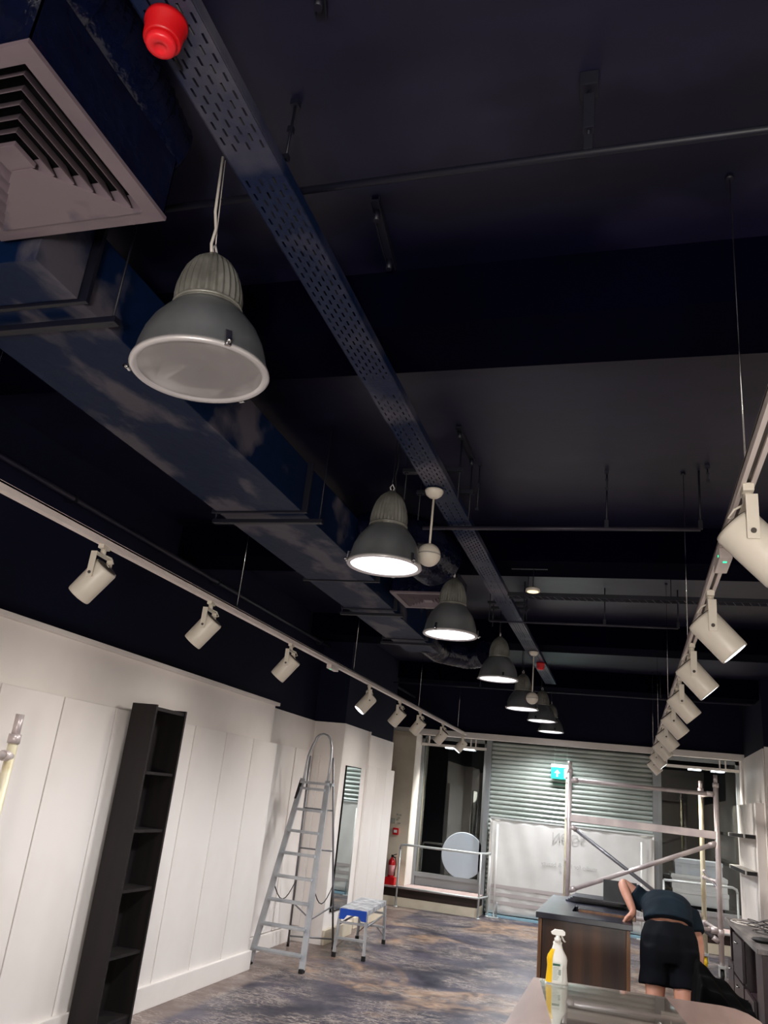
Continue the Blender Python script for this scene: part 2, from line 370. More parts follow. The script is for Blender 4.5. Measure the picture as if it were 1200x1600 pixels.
# display plinths below the windows
def plinth(name, label, x0, x1):
    t = thing(name, label, 'platform', (0, 0, 0))
    B().box(x0, x1, 12.77, 13.34, 0, .125).build('base', M['cream'], t)
    B().box(x0, x1 - .01, 12.79, 13.34, .125, .245).build('band', M['brown'], t)
    B().box(x0, x1, 12.74, 13.34, .245, .27, .004).build('deck', M['platform'], t)
    return t
plinth('display_platform', 'low cream and dark brown platform under the left shop window', -3.77, -2.13)
plinth('display_platform', 'low cream and dark brown platform under the right shop window behind the scaffold', .44, 1.48)
def guard(name, label, pts, posts, low=True):
    t = thing(name, label, 'railing')
    B().tube(pts, .017).build('top_rail', M['rail'], t)
    for (x, y, z) in posts:
        p = B().tube([(x, y, 0), (x, y, z)], .014).build('post', M['rail'], t)
        B().lathe([(.035, 0), (.035, .008), (.02, .012)], 14, M_=Matrix.Translation((x, y, 0))).build('post_foot', M['rail'], p)
    return t
g = guard('guard_rail', 'pale tubular handrail around the left window platform', [(-3.34, 12.69, .80), (-3.325, 12.69, .85), (-3.29, 12.69, .865), (-2.16, 12.69, .87), (-2.09, 12.72, .875), (-2.05, 12.8, .875), (-2.03, 13.12, .875)],
          [(-3.34, 12.69, .82), (-2.1, 12.7, .87), (-2.03, 13.12, .87)])
B().tube([(-3.34, 12.69, .27), (-2.1, 12.69, .27), (-2.03, 13.12, .27)], .014).build('lower_rail', M['rail'], g)
g = guard('guard_rail', 'pale tubular handrail in front of the right window and its cartons', [(.46, 12.69, .84), (1.34, 12.69, .85), (1.39, 12.69, .83), (1.40, 12.69, .78)],
          [(.46, 12.69, .84), (1.40, 12.69, .79)])
B().tube([(.46, 12.69, .27), (1.4, 12.69, .27)], .014).build('lower_rail', M['rail'], g)
# disc on window
t = thing('round_sign', 'large pale blue blank disc standing against the left window glass', 'sign', (-2.5, 13.37, .78))
RX = Matrix.Rotation(PI / 2, 4, 'X')
B().lathe([(.335, -.01), (.34, -.006), (.34, .006), (.335, .01)], 64, M_=RX, smooth=False).build('disc', M['circle'], t)
# carton stack in right window
def carton(x0, x1, y0, y1, z0, z1, mt, label):
    t = thing('carton', label, 'box', ((x0 + x1) / 2, (y0 + y1) / 2, z0), 0)
    wx, wy, h = (x1 - x0) / 2, (y1 - y0) / 2, z1 - z0
    B().box(-wx, wx, -wy, wy, 0, h * .72, .004).build('body', mt, t); B().box(-wx - .008, wx + .008, -wy - .008, wy + .008, h * .73, h, .004).build('lid', mt, t)
B().box(.5, 1.5, 13.45, 14.1, .3, .5).build('x', M['black']).name = 'display_block'
tag(bpy.data.objects['display_block'], 'black plinth block behind the right window glass carrying white cartons', 'plinth')
carton(.62, 1.37, 13.5, 14.0, .5, .70, M['boxw'], 'white carton behind the right window, lowest of the stack')
carton(.60, 1.36, 13.5, 14.0, .702, .90, M['boxw'], 'white carton behind the right window, middle of the stack')
carton(.65, 1.30, 13.5, 14.0, .902, 1.11, M['boxb'], 'pale blue-white carton behind the right window, topmost of the stack')
# banner
bn = thing('banner', 'large white sheet with reversed lettering hung before the roller shutter', 'banner', (-.86, 13.22, 0))
bb = B(); nx, nz = 48, 20; gv = []
for j in range(nz + 1):
    row = []
    for i in range(nx + 1):
        x = -1.21 + 2.42 * i / nx; z = .05 + 1.34 * j / nz
        row.append(bb.bm.verts.new((x, .012 * math.sin(x * 9 + z * 2.5) * (1.1 - z / 1.6) + .006 * math.sin(x * 23 + z * 6), z)))
    gv.append(row)
for j in range(nz):
    for i in range(nx):
        f = bb.bm.faces.new((gv[j][i], gv[j][i + 1], gv[j + 1][i + 1], gv[j + 1][i])); f.smooth = True
sheet = bb.build('sheet', M['banner'], bn)
sheet.modifiers.new('thick', 'SOLIDIFY').thickness = .003
B().box(-1.21, 1.21, -.02, -.004, 1.375, 1.40, .003).build('top_hem', M['rail'], bn)
B().box(-1.21, 1.21, -.035, .03, .0, .035, .003).build('bottom_strip', M['bluetape'], bn)
for z in (.18, .29, .40): B().box(-1.15, 1.0, -.021, -.019, z, z + .05).build('printed_stripe', M['stripe'], bn)
def text(body, size, loc, mt, parent, name, mirror=True, rot=(PI / 2, 0, 0), ext=.0008):
    cu = bpy.data.curves.new(name, 'FONT'); cu.body = body; cu.size = size; cu.extrude = ext; cu.align_x = 'CENTER'
    tmp = bpy.data.objects.new('tmp_text', cu); C.objects.link(tmp)
    dg = bpy.context.evaluated_depsgraph_get(); me = bpy.data.meshes.new_from_object(tmp.evaluated_get(dg))
    C.objects.unlink(tmp); bpy.data.objects.remove(tmp)
    if mirror:
        for v in me.vertices: v.co.x = -v.co.x
    me.materials.clear(); me.materials.append(mt)
    o = bpy.data.objects.new(name, me); C.objects.link(o); o.parent = parent; o.location = loc; o.rotation_euler = rot; return o
text('SOON', .17, (-.02, -.026, 1.16), M['print'], bn, 'printed_word')
text('studio for hair & beauty', .085, (.0, -.026, .80), M['print'], bn, 'printed_line')
for x, z0, z1, lab in ((-1.93, .0, 1.30, 'thin white pole standing before the left edge of the white banner'), (.17, .0, 1.28, 'thin white pole standing before the right edge of the white banner')):
    t = thing('slim_pole', lab, 'pole', (x, 13.08, 0))
    B().tube([(0, 0, .012), (0, 0, z1)], .012).build('shaft', M['white_plastic'], t)
    B().box(-.07, .07, -.05, .05, 0, .012, .003).build('foot', M['rail'], t)
    B().tube([(.04, 0, .01), (.04, 0, .22)], .012).build('socket', M['gframe'], t)

# exit sign
t = thing('exit_sign', 'green illuminated exit sign with white arrow hung before the shutter', 'sign', (-1.03, 13.18, 2.14))
B().box(-.13, .15, -.02, .02, .085, .13, .004).build('housing', M['exit_top'], t)
B().box(-.13, .15, -.004, .004, -.085, .084, .002).build('blade', M['exit'], t)
B().prism([(-.012, -.055), (.012, -.055), (.012, 0), (.045, 0), (0, .05), (-.045, 0), (-.012, 0)], .0045, .006, RX @ Matrix.Translation((-.035, 0, 0))).build('arrow', M['exit_w'], t)
# running figure and door pictogram
B().prism([(.07, -.07), (.14, -.07), (.14, .07), (.07, .07)], .0045, .006, RX).build('door_pictogram', M['exit_w'], t)
for x in (-.08, .11): B().tube([(x, 0, .13), (x, 0, .411)], .003, 6).build('hanger', M['rail'], t)

# fire extinguisher on red stand
t = thing('extinguisher_stand', 'bright red cup stand on the platform end by the pillar', 'stand', (-3.50, 12.86, .27))
B().box(-.075, .075, -.065, .065, 0, .006, .002).box(-.075, .075, -.065, -.058, 0, .105, .002).box(-.075, .075, .058, .065, 0, .105, .002).box(-.075, -.068, -.065, .065, 0, .105, .002).box(.068, .075, -.065, .065, 0, .105, .002).build('cup', M['red'], t)
t = thing('fire_extinguisher', 'red fire extinguisher standing in the red stand beside the left pillar', 'extinguisher', (-3.50, 12.86, .277))
B().lathe([(.050, 0), (.054, .015), (.054, .30), (.046, .335), (.024, .36), (.02, .38), (.01, .385)], 28).build('cylinder', M['exthull'], t)
B().lathe([(.0546, .13), (.0546, .27)], 28).build('paper_label', M['extlab'], t)
B().box(-.017, .017, -.017, .017, .38, .415, .004).bar((0, 0, .405), (.07, -.02, .43), .018, .009).bar((0, 0, .39), (.065, -.02, .385), .018, .007).build('valve', M['rubber'], t)
B().tube([(.017, -.017, .395), (.06, -.03, .37), (.075, -.03, .28), (.066, -.03, .2), (.062, -.03, .12)], .008).build('hose', M['rubber'], t)
# small notices on pillar
t = thing('wall_notice', 'small red and white alarm call point on the pillar above the extinguisher', 'sign', (-3.5, 12.93, 1.03))
B().box(-.045, .045, -.03, .009, -.05, .05, .005).build('case', M['red'], t); B().box(-.026, .026, -.036, -.03, -.02, .022, .002).build('glass', M['white_plastic'], t)
t = thing('wall_notice', 'faint grey key switch plate with small stickers high on the pillar', 'sign', (-3.5, 12.93, 1.2))
B().box(-.10, -.02, -.012, .009, -.06, .02, .003).build('plate', M['notice'], t)
for dx, dz in ((.0, .0), (.04, -.045), (.0, .08), (.045, .075), (.03, .03)): B().box(dx - .015, dx + .02, -.004, .009, dz - .01, dz + .01, .001).build('sticker', M['notice'], t)
# mirror on column side
t = thing('wall_mirror', 'tall narrow mirror on the white column behind the ladder', 'mirror', (-3.098, 9.0, .3))
B().box(0, .012, 0, .55, 0, 1.52).build('backing', M['black'], t); B().box(.012, .016, .01, .54, .01, 1.51).build('glass', M['mirror'], t)

# ------------------------------------------------------------------ bookcase
t = thing('bookcase', 'tall narrow black-brown open bookcase against the white panelled wall', 'bookcase', (-3.16, 4.70, 0))
D, Wd, H = .185, .40, 1.955
B().box(0, D, 0, .02, 0, H, .0015).build('side_panel', M['bookcase'], t); B().box(0, D, Wd - .02, Wd, 0, H, .0015).build('side_panel', M['bookcase'], t)
B().box(0, .006, .02, Wd - .02, 0.06, H - .01).build('back_panel', M['bookcase'], t)
B().box(0.006, D - .01, .02, Wd - .02, H - .035, H - .012, .001).build('top_panel', M['bookcase'], t)
for z in (.10, .46, .83, 1.18, 1.535): B().box(.006, D - .014, .02, Wd - .02, z - .018, z, .001).build('shelf', M['bookcase'], t)
B().box(D - .03, D - .015, .02, Wd - .02, 0, .08).build('plinth', M['bookcase'], t)

# ------------------------------------------------------------------ near scaffold frame on the left
t = thing('scaffold_end', 'weathered aluminium scaffold end frame beside the near left wall panels', 'scaffold', (-2.9, 3.38, 0))
def fpost(y):
    p = B().tube([(0, y, 0), (0, y, 1.62)], .024, 14).build('upright', M['yedge'], t)
    B().tube([(0, y, 1.62), (0, y, 1.74)], .0205, 14).build('spigot', M['steel'], p)
    B().tube([(0, y, 1.60), (0, y, 1.645)], .030, 14).build('collar', M['steel'], p)
fpost(0); fpost(-.9)
for z in (1.54, 1.0, .45): B().tube([(0, -.9, z), (0, 0, z)], .02, 12).tube([(0, -.05, z), (0, .0, z)], .026, 12).build('rung', M['steel'], t)

# ------------------------------------------------------------------ step ladder
t = thing('step_ladder', 'tall aluminium platform step ladder with hoop handrail by the white column', 'ladder', (0, 0, 0))
fl, fr = Vector((-3.26, 7.43, 0)), Vector((-2.76, 7.45, 0))
tl, tr_ = Vector((-3.17, 7.93, 1.62)), Vector((-2.90, 7.93, 1.62))
bl, br = Vector((-3.33, 8.5, 0)), Vector((-2.92, 8.72, 0))
for a, b in ((fl, tl), (fr, tr_)):
    o = B().bar(a + (b - a) * .015, b, .022, .055, up=(1, 0, 0), bev=.003).build('front_rail', M['alu'], t)
    B().box(a.x - .02, a.x + .02, a.y - .03, a.y + .04, 0, .035, .005).build('foot', M['rubber'], o)
hz = Vector((0, .0, 0))
hoop = []
pA, pB = tl, tr_
hoop += [tuple(tl + Vector((0, -.01, -.12))), (-3.16, 7.97, 1.85), (-3.13, 7.99, 1.97)]
for k in range(7):
    a = PI - k * PI / 6; hoop.append((-3.03 + .085 * math.cos(a), 8.0, 2.0 + .075 * math.sin(a)))
hoop += [(-2.925, 7.99, 1.95), (-2.91, 7.97, 1.85), tuple(tr_ + Vector((0, -.01, -.12)))]
B().tube(hoop, .0125, 12).build('hoop_handrail', M['alu'], t)
for x, y, z0, z1 in ((-3.20, 7.87, 1.42, 1.6), (-2.895, 7.90, 1.42, 1.6)): B().tube([(x, y, z0), (x + .02, y + .04, z1)], .017, 10).build('hand_grip', M['rubber'], t)
for i in range(8):
    z = .13 + .2 * i; k = z / 1.62
    a = fl + (tl - fl) * k; b = fr + (tr_ - fr) * k
    q = B().box(a.x + .011, b.x - .011, a.y - .045, a.y + .045, z - .012, z + .008, .003)
    for j in range(3): q.box(a.x + .02, b.x - .02, a.y - .035 + j * .028, a.y - .025 + j * .028, z + .008, z + .012)
    q.build('tread', M['alu'], t)
B().box(-3.18, -2.88, 7.88, 8.10, 1.575, 1.60, .004).build('platform', M['alu'], t)
tb = Vector((-3.16, 8.02, 1.85)), Vector((-2.905, 8.02, 1.85))
for a, b in ((bl, tb[0]), (br, tb[1])):
    o = B().tube([a + Vector((0, 0, .02)), b], .011, 10).build('rear_leg', M['alu_dk'], t)
    B().tube([a, a + Vector((0, 0, .04))], .014, 10).build('foot', M['rubber'], o)
def on(a, b, z): return a + (b - a) * (z - a.z) / (b.z - a.z)
for z in (1.34, .95): B().tube([on(bl, tb[0], z), on(br, tb[1], z)], .008, 8).build('rear_brace', M['alu_dk'], t)
B().tube([on(bl, tb[0], .42), (-3.1, 8.45, .28), on(br, tb[1], .42)], .008, 8).tube([on(bl, tb[0], .1), on(br, tb[1], .1)], .008, 8).build('rear_brace', M['alu_dk'], t)
for a, b in ((fl, bl), (fr, br)):
    A = on(a, tl if a is fl else tr_, .68); Bq = on(b, tb[0] if b is bl else tb[1], .62)
    pts = [A + (Bq - A) * s_ + Vector((0, 0, -.16 * math.sin(PI * s_))) for s_ in [i / 8 for i in range(9)]]
    B().tube(pts, .005, 8).build('safety_strap', M['rubber'], t)

# ------------------------------------------------------------------ hop-up work platform
t = thing('hop_up_platform', 'low folding aluminium hop-up with blue plastic end beside the ladder', 'step stool', (0, 0, 0))
F = {'fl': Vector((-2.79, 8.38, 0)), 'fr': Vector((-2.49, 8.41, 0)), 'br': Vector((-2.60, 9.50, 0)), 'bl': Vector((-2.90, 9.47, 0))}
Ht = .44
ctr = sum(F.values(), Vector()) / 4
T = {k: Vector((ctr.x + (v.x - ctr.x) * .9, ctr.y + (v.y - ctr.y) * .93, Ht - .05)) for k, v in F.items()}
for k in F:
    o = B().bar(F[k] + Vector((0, 0, .03)), T[k], .03, .02, bev=.003).build('leg', M['alu'], t)
    B().box(F[k].x - .019, F[k].x + .019, F[k].y - .016, F[k].y + .016, 0, .045, .004).build('foot', M['rubber'], o)
ang = math.atan2(F['bl'].x - F['fl'].x, F['bl'].y - F['fl'].y)
R_ = Matrix.Translation((ctr.x, ctr.y, 0)) @ Matrix.Rotation(-ang, 4, 'Z')
B().box(-.145, .145, -.52, .52, Ht - .05, Ht, .006, R_).build('deck', M['step_top'], t)
B().prism([(-.14, -.06), (-.09, -.06), (-.06, -.02), (.06, -.02), (.09, -.06), (.14, -.06), (.135, .035), (-.135, .035)], .0, .012, R_ @ Matrix.Translation((0, -.522, Ht - .04)) @ RX).build('end_cap', M['blue'], t)
for a, b in (('fl', 'fr'), ('bl', 'br')):
    for zz in (.17, .31):
        pa = F[a] + (T[a] - F[a]) * (zz / (Ht - .05)); pb = F[b] + (T[b] - F[b]) * (zz / (Ht - .05))
        B().bar(pa, pb, .035 if zz < .3 else .02, .022, bev=.003).build('rung', M['alu'], t)
    pa = F[a] + (T[a] - F[a]) * .2; pb = F[b] + (T[b] - F[b]) * .2; m1 = pa + (pb - pa) * .35 + Vector((0, 0, .10)); m2 = pa + (pb - pa) * .65 + Vector((0, 0, .10))
    B().bar(pa, m1, .012, .012).build('leg_strut', M['chrome'], t); B().bar(pb, m2, .012, .012).build('leg_strut', M['chrome'], t)
for a, b in (('fr', 'br'), ('fl', 'bl')):
    B().tube([T[a] + Vector((0, .03, -.10)), T[b] + Vector((0, -.03, -.10))], .01, 8).build('side_tube', M['alu_dk'], t)

# ------------------------------------------------------------------ scaffold tower
t = thing('scaffold_tower', 'aluminium scaffold tower on castors behind the brown desk', 'scaffold')
FL, FR, BL, BR = Vector((-.70, 10.6, 0)), Vector((.98, 10.6, 0)), Vector((-.78, 11.42, 0)), Vector((.875, 11.42, 0))
for P, zt, mt in ((FL, 2.18, M['steel']), (FR, 2.17, M['steel']), (BL, 2.14, M['yedge']), (BR, 2.13, M['yedge'])):
    o = B().tube([P + Vector((0, 0, .13)), P + Vector((0, 0, zt - .1))], .029, 14).build('upright', mt, t)
    B().tube([P + Vector((0, 0, zt - .1)), P + Vector((0, 0, zt))], .023, 12).build('spigot', M['steel'], o)
    B().tube([P + Vector((0, 0, .45)), P + Vector((0, 0, .52))], .036, 12).tube([P + Vector((0, 0, zt - .14)), P + Vector((0, 0, zt - .09))], .034, 12).build('collar', M['steel'], o)
    q = B().lathe([(.055, -.018), (.062, -.012), (.062, .012), (.055, .018)], 24, M_=Matrix.Translation(P + Vector((0, 0.02, .062))) @ Matrix.Rotation(PI / 2, 4, 'Y')).build('castor', M['yellow'] if P is BR else M['rubber'], t)
    B().box(P.x - .035, P.x - .022, P.y - .03, P.y + .05, .05, .15).box(P.x + .022, P.x + .035, P.y - .03, P.y + .05, .05, .15).box(P.x - .035, P.x + .035, P.y - .04, P.y + .04, .135, .16).build('castor_fork', M['rail'], q)
def sb_(a, b, z1, z2, r, mt, nm='horizontal_brace'):
    A = a + Vector((0, 0, z1)); Q = b + Vector((0, 0, z2))
    o = B().tube([A, Q], r, 12).build(nm, mt, t)
    d = (Q - A).normalized()
    B().tube([A + d * .03, A + d * .10], r + .007, 10).build('clamp', M['steel'], o); B().tube([Q - d * .10, Q - d * .03], r + .007, 10).build('clamp', M['steel'], o)
sb_(FL, FR, 1.96, 1.95, .024, M['steel'])
A = FL + Vector((0, 0, 1.52)); Q = FR + Vector((0, 0, 1.50))
B().bar(A, Q, .05, .085, bev=.004).build('guard_board', M['steel'], t)
sb_(FL, FR, 1.44, .38, .022, M['alu_dk'], 'diagonal_brace'); sb_(FL, FR, .70, 1.42, .026, M['steel'], 'diagonal_brace')
sb_(FL, FR, .52, .50, .024, M['steel']); sb_(BL, BR, .56, .56, .024, M['yedge'])
for a, b in ((FL, BL), (FR, BR)):
    for z in (.5, 1.0, 1.5, 1.95): sb_(a, b, z, z, .018, M['steel'], 'frame_rung')
sb_(BR, FR, 1.08, .92, .012, M['alu_dk'], 'diagonal_brace')

# ------------------------------------------------------------------ cash desk
t = thing('reception_desk', 'brown wooden counter desk with worn navy top in front of the scaffold', 'desk', (-.31, 7.15, 0))
B().box(-.29, .29, -.66, .70, 0.04, .83, .003).build('carcass', M['deskwood'], t)
B().box(-.29, .29, -.68, -.661, .03, .83, .003).build('front_panel', M['deskwood'], t)
B().box(.292, .318, -.69, -.60, .02, .83, .003).build('edge_strip', M['deskedge'], t)
B().box(-.318, -.292, -.69, -.60, .02, .83, .003).build('edge_strip', M['deskedge'], t)
B().box(-.335, .335, -.71, -.36, .832, .872, .004).box(-.335, -.10, -.36, .75, .832, .872, .004).box(-.10, .335, .02, .75, .832, .872, .004).build('worktop', M['desktop'], t)
B().box(-.10, .335, -.36, .02, .833, .84).build('recess_floor', M['black'], t)
B().box(-.06, .36, -.33, -.06, .855, .892, .003).build('raised_flap', M['desktop'], t)
B().box(-.055, .355, -.336, -.331, .858, .888).build('flap_edge', M['deskedge'], t)
for k in range(4): B().box(-.20 + .02 * k, .28 + .01 * k, .35 - .02 * k, .68 - .01 * k, .874 + .012 * k, .884 + .012 * k, .002).build('loose_sheet', M['desktop'], t)
# open board / laptop
t = thing('laptop', 'charcoal laptop screen standing open on the brown counter desk', 'laptop', (-.07, 7.28, .922))
B().box(-.13, .13, 0, .2, 0, .014, .003).build('base', M['laptop'], t)
B().box(-.13, .13, 0, .01, 0, .17, .003, Matrix.Rotation(-.22, 4, 'X')).build('screen', M['laptop'], t)

# ------------------------------------------------------------------ near table with glass sheet
t = thing('display_table', 'pale wooden table in the foreground with rounded corner', 'table', (0, 0, 0))
poly = [(-.47, 3.1), (.60, 3.1), (.62, 3.8), (.60, 4.35), (.575, 4.55), (.54, 4.68), (.49, 4.755), (.43, 4.775), (-.47, 4.69)]
B().prism(poly, .715, .75).build('tabletop', M['tablewood'], t)
B().box(-.40, .50, 3.2, 4.55, .62, .714, .004).build('apron', M['deskwood'], t)
for x, y in ((-.36, 3.25), (.45, 3.25), (-.36, 4.5), (.45, 4.5)): B().box(x - .035, x + .035, y - .035, y + .035, 0, .62, .004).build('leg', M['deskwood'], t)
gs = B().prism([(-.435, 4.63), (-.22, 3.25), (.36, 3.25), (.17, 4.705)], .7505, .7585).build('glass_sheet', M['tglass'])
tag(gs, 'clear glass sheet lying on the pale foreground table', 'glass')

# spray bottles
def bottle(loc, rz, bm_, lab, cap, label_):
    t = thing('spray_bottle', lab, 'bottle', loc, rz)
    t.scale = (1, 1, .82)
    b = B(); n = 32
    prof = [(.036, 0, 1), (.039, .006, 1), (.038, .02, 1), (.034, .09, 1), (.036, .13, 1), (.033, .15, 1), (.02, .185, .95), (.0155, .21, .95), (.0165, .222, 1), (.014, .226, 1)]
    rings = []
    for (r, z, sq) in prof:
        rings.append([b.bm.verts.new((r * 1.38 * math.copysign(abs(math.cos(2 * PI * k / n)) ** .8, math.cos(2 * PI * k / n)), r * .78 * math.copysign(abs(math.sin(2 * PI * k / n)) ** .8, math.sin(2 * PI * k / n)), z)) for k in range(n)])
    for a, c in zip(rings, rings[1:]):
        for k in range(n): f = b.bm.faces.new((a[k], a[(k + 1) % n], c[(k + 1) % n], c[k])); f.smooth = True
    b.bm.faces.new(rings[0][::-1]); b.bm.faces.new(rings[-1])
    b.build('body', bm_, t)
    yb = B(); rr = []
    for (r, z, sq) in prof[1:7]:
        rr.append([yb.bm.verts.new((r * 1.42 * math.copysign(abs(math.cos(2 * PI * k / n)) ** .8, math.cos(2 * PI * k / n)), r * .81 * math.copysign(abs(math.sin(2 * PI * k / n)) ** .8, math.sin(2 * PI * k / n)), z)) for k in range(10, 23)])
    for a, c in zip(rr, rr[1:]):
        for k in range(12): f = yb.bm.faces.new((a[k], a[k + 1], c[k + 1], c[k])); f.smooth = True
    yb.build('yellow_side', M['bottle_y'], t, label='yellow side of the bottle')
    B().lathe([(.017, .222), (.017, .245), (.011, .25), (.011, .27)], 20).build('collar', cap, t)
    B().prism([(-.03, .265), (-.02, .262), (.03, .262), (.036, .268), (.036, .282), (.025, .292), (-.015, .292), (-.034, .275)], -.011, .011, Matrix(((1, 0, 0, 0), (0, 0, 1, 0), (0, 1, 0, 0), (0, 0, 0, 1)))).build('spray_head', cap, t)
    B().tube([(.018, 0, .263), (.024, 0, .248), (.03, 0, .235), (.038, 0, .228)], .0045, 8).build('trigger', cap, t)
    if label_:
        l = B().box(-.024, .024, -.0305, -.0292, .018, .118).build('paper_label', M['label'], t)
        B().box(-.022, .014, -.0315, -.0306, .098, .110).build('green_band', M['lgreen'], l)
        q = B()
        for k in range(9): q.box(-.021, .002 + .004 * (k % 3), -.0312, -.0306, .024 + .008 * k, .0265 + .008 * k)
        q.box(.006, .018, -.0312, -.0306, .05, .08); q.build('small_print', M['lgrey'], l)
    return t
bottle((-.345, 4.575, .7595), .12, M['bottle_w'], 'white and yellow trigger spray bottle with printed label on the glass sheet', M['bottle_w'], True)

# ------------------------------------------------------------------ right-hand desk
t = thing('office_desk', 'long dark red-brown desk with drawers along the right edge', 'desk', (0, 0, 0))
top = B().box(.90, 1.58, 7.1, 9.32, .73, .765, .003).build('worktop', M['rdesktop'], t)
B().box(.93, 1.55, 8.05, 8.75, 0, .728, .002).build('pedestal', M['rdesk'], t)
B().box(.93, 1.55, 7.1, 7.45, .0, .728, .002).build('pedestal', M['rdesk'], t)
B().box(1.5, 1.55, 7.45, 9.28, 0, .728).build('back_board', M['rdesk'], t)
B().box(.94, 1.5, 9.22, 9.27, 0, .728).build('end_panel', M['rdesk'], t)
for (y0, y1, z0, z1) in ((8.78, 9.2, .05, .42), (8.08, 8.72, .03, .36), (8.08, 8.72, .38, .70), (7.47, 8.0, .05, .36)):
    dr = B().box(.905, .928, y0, y1, z0, z1, .003).build('drawer', M['rdesk'], t)
    ym = (y0 + y1) / 2; zz = z1 - .05
    B().tube([(.905, ym - .05, zz), (.885, ym - .05, zz), (.885, ym + .05, zz), (.905, ym + .05, zz)], .005, 8).build('handle', M['chrome'], dr)
B().box(.95, 1.5, 7.47, 8.0, .05, .34).box(.95, 1.5, 8.78, 9.2, .05, .40).build('drawer_box', M['rdesk'], t)
# black gadget and cables
t = thing('headset_case', 'flat black oval case on the near corner of the right desk', 'case', (1.01, 7.55, .766))
B().lathe([(.06, 0), (.085, .01), (.09, .02), (.08, .03), (.04, .036), (.005, .038)], 28, M_=Matrix.Diagonal((1.0, .8, 1, 1))).build('shell', M['rubber'], t)
B().lathe([(.0905, .017), (.092, .02), (.0905, .023)], 28, M_=Matrix.Diagonal((1.0, .8, 1, 1))).build('seam', M['cable'], t)
def cables(n, cx, cy, mt, lab, seed, r=.0035, spread=.18, h=.12):
    random.seed(seed); b = B()
    for k in range(n):
        pts = []; a0 = random.random() * 6.3; rad = spread * (.4 + .6 * random.random()); ox = cx + random.uniform(-.06, .06); oy = cy + random.uniform(-.15, .15); hh = h * random.uniform(.2, 1)
        for i in range(26):
            a = a0 + i * .3; pts.append((ox + rad * .8 * math.cos(a) * (1 - i / 60), oy + rad * 1.4 * math.sin(a) * (1 - i / 70), .772 + hh * (.5 + .5 * math.sin(a * .5 + k)) ** 2))
        b.tube(pts, r, 6)
    o = b.build('cable_tangle', mt); tag(o, lab, 'cables', kind='stuff')
cables(6, 1.10, 8.25, M['cable'], 'tangle of black cables looping on the right desk', 3)
cables(3, 1.18, 8.0, M['cable_y'], 'loops of orange cable among black ones on the right desk', 5, .004, .12, .09)
cables(3, 1.05, 8.75, M['cable_w'], 'thin white cables at the far end of the right desk', 8, .003, .14, .03)
# wall shelves
for z, lab in ((1.50, 'upper grey and black wall shelf on the right wall panels'), (1.08, 'lower grey and black wall shelf on the right wall panels')):
    t = thing('wall_shelf', lab, 'shelf', (1.36, 11.4, z))
    B().box(0, .137, 0, 1.75, 0, .05, .003).build('board', M['shelfgrey'], t)
    B().box(-.004, .0, .06, 1.6, .004, .046).box(.015, .13, -.004, 0, .004, .046).build('black_inlay', M['rubber'], t)

# ------------------------------------------------------------------ person bending over the desk
def skin_obj(name, chains, mt, parent, root=0, sub=2, smooth=True):
    """chains: list of [(pos, radius[, ry])...]; first point equal to an earlier point joins it"""
    verts, rad, edges = [], [], []
    def idx(p, r):
        for i, q in enumerate(verts):
            if (Vector(q) - Vector(p)).length < 1e-4: return i
        verts.append(tuple(p)); rad.append(r); return len(verts) - 1
    for ch in chains:
        prev = None
        for item in ch:
            p, r = item[0], item[1]
            i = idx(p, r)
            if prev is not None and i != prev: edges.append((prev, i))
            prev = i
    me = bpy.data.meshes.new(name); me.from_pydata(verts, edges, []); me.materials.append(mt)
    o = bpy.data.objects.new(name, me); C.objects.link(o); o.parent = parent
    o.modifiers.new('skin', 'SKIN').use_smooth_shade = True
    for i, v in enumerate(me.skin_vertices[0].data):
        r = rad[i]; v.radius = r if isinstance(r, tuple) else (r, r); v.use_root = (i == root)
    s = o.modifiers.new('sub', 'SUBSURF'); s.levels = sub; s.render_levels = sub
    # apply to a plain mesh
    dg = bpy.context.evaluated_depsgraph_get(); me2 = bpy.data.meshes.new_from_object(o.evaluated_get(dg))
    o.modifiers.clear(); o.data = me2
    for p in me2.polygons: p.use_smooth = smooth
    return o
P = thing('person', 'person in dark teal t-shirt and black shorts bending over beside the brown desk', 'person', (0, 0, 0))
V = Vector
pel = V((.265, 6.50, .86)); 
lsh, rsh = V((.10, 6.86, 1.00)), V((.41, 6.84, .96))
lel, rel = V((-.055, 6.84, 1.115)), V((.475, 6.76, .79))
lwr, rwr = V((.035, 6.66, .93)), V((.475, 6.68, .64))
neck = V((.255, 6.99, .93)); head = V((.25, 7.10, .80))
hips = (V((.175, 6.50, .80)), V((.355, 6.50, .80)))
kne = (V((.165, 6.36, .46)), V((.345, 6.34, .44)))
ank = (V((.16, 6.50, .09)), V((.38, 6.48, .09)))
toe = (V((.16, 6.36, .035)), V((.39, 6.34, .035)))
chest = V((.255, 6.80, .98)); waist = V((.262, 6.62, .95))
body = [[(pel, .125), (waist, .115), (chest, .135), (neck, .055), (neck + (head - neck) * .45, .05)],
        [(chest, .135), (lsh, .058), (lsh + (lel - lsh) * .5, .05), (lel, .04), (lel + (lwr - lel) * .4, .038), (lwr, .026)],
        [(chest, .135), (rsh, .058), (rsh + (rel - rsh) * .5, .05), (rel, .04), (rel + (rwr - rel) * .4, .038), (rwr, .026)]]
for i in (0, 1):
    body.append([(pel, .125), (hips[i], .10), (hips[i] + (kne[i] - hips[i]) * .5, .085), (kne[i], .062), (kne[i] + (ank[i] - kne[i]) * .35, .06), (ank[i], .036), (toe[i], .03)])
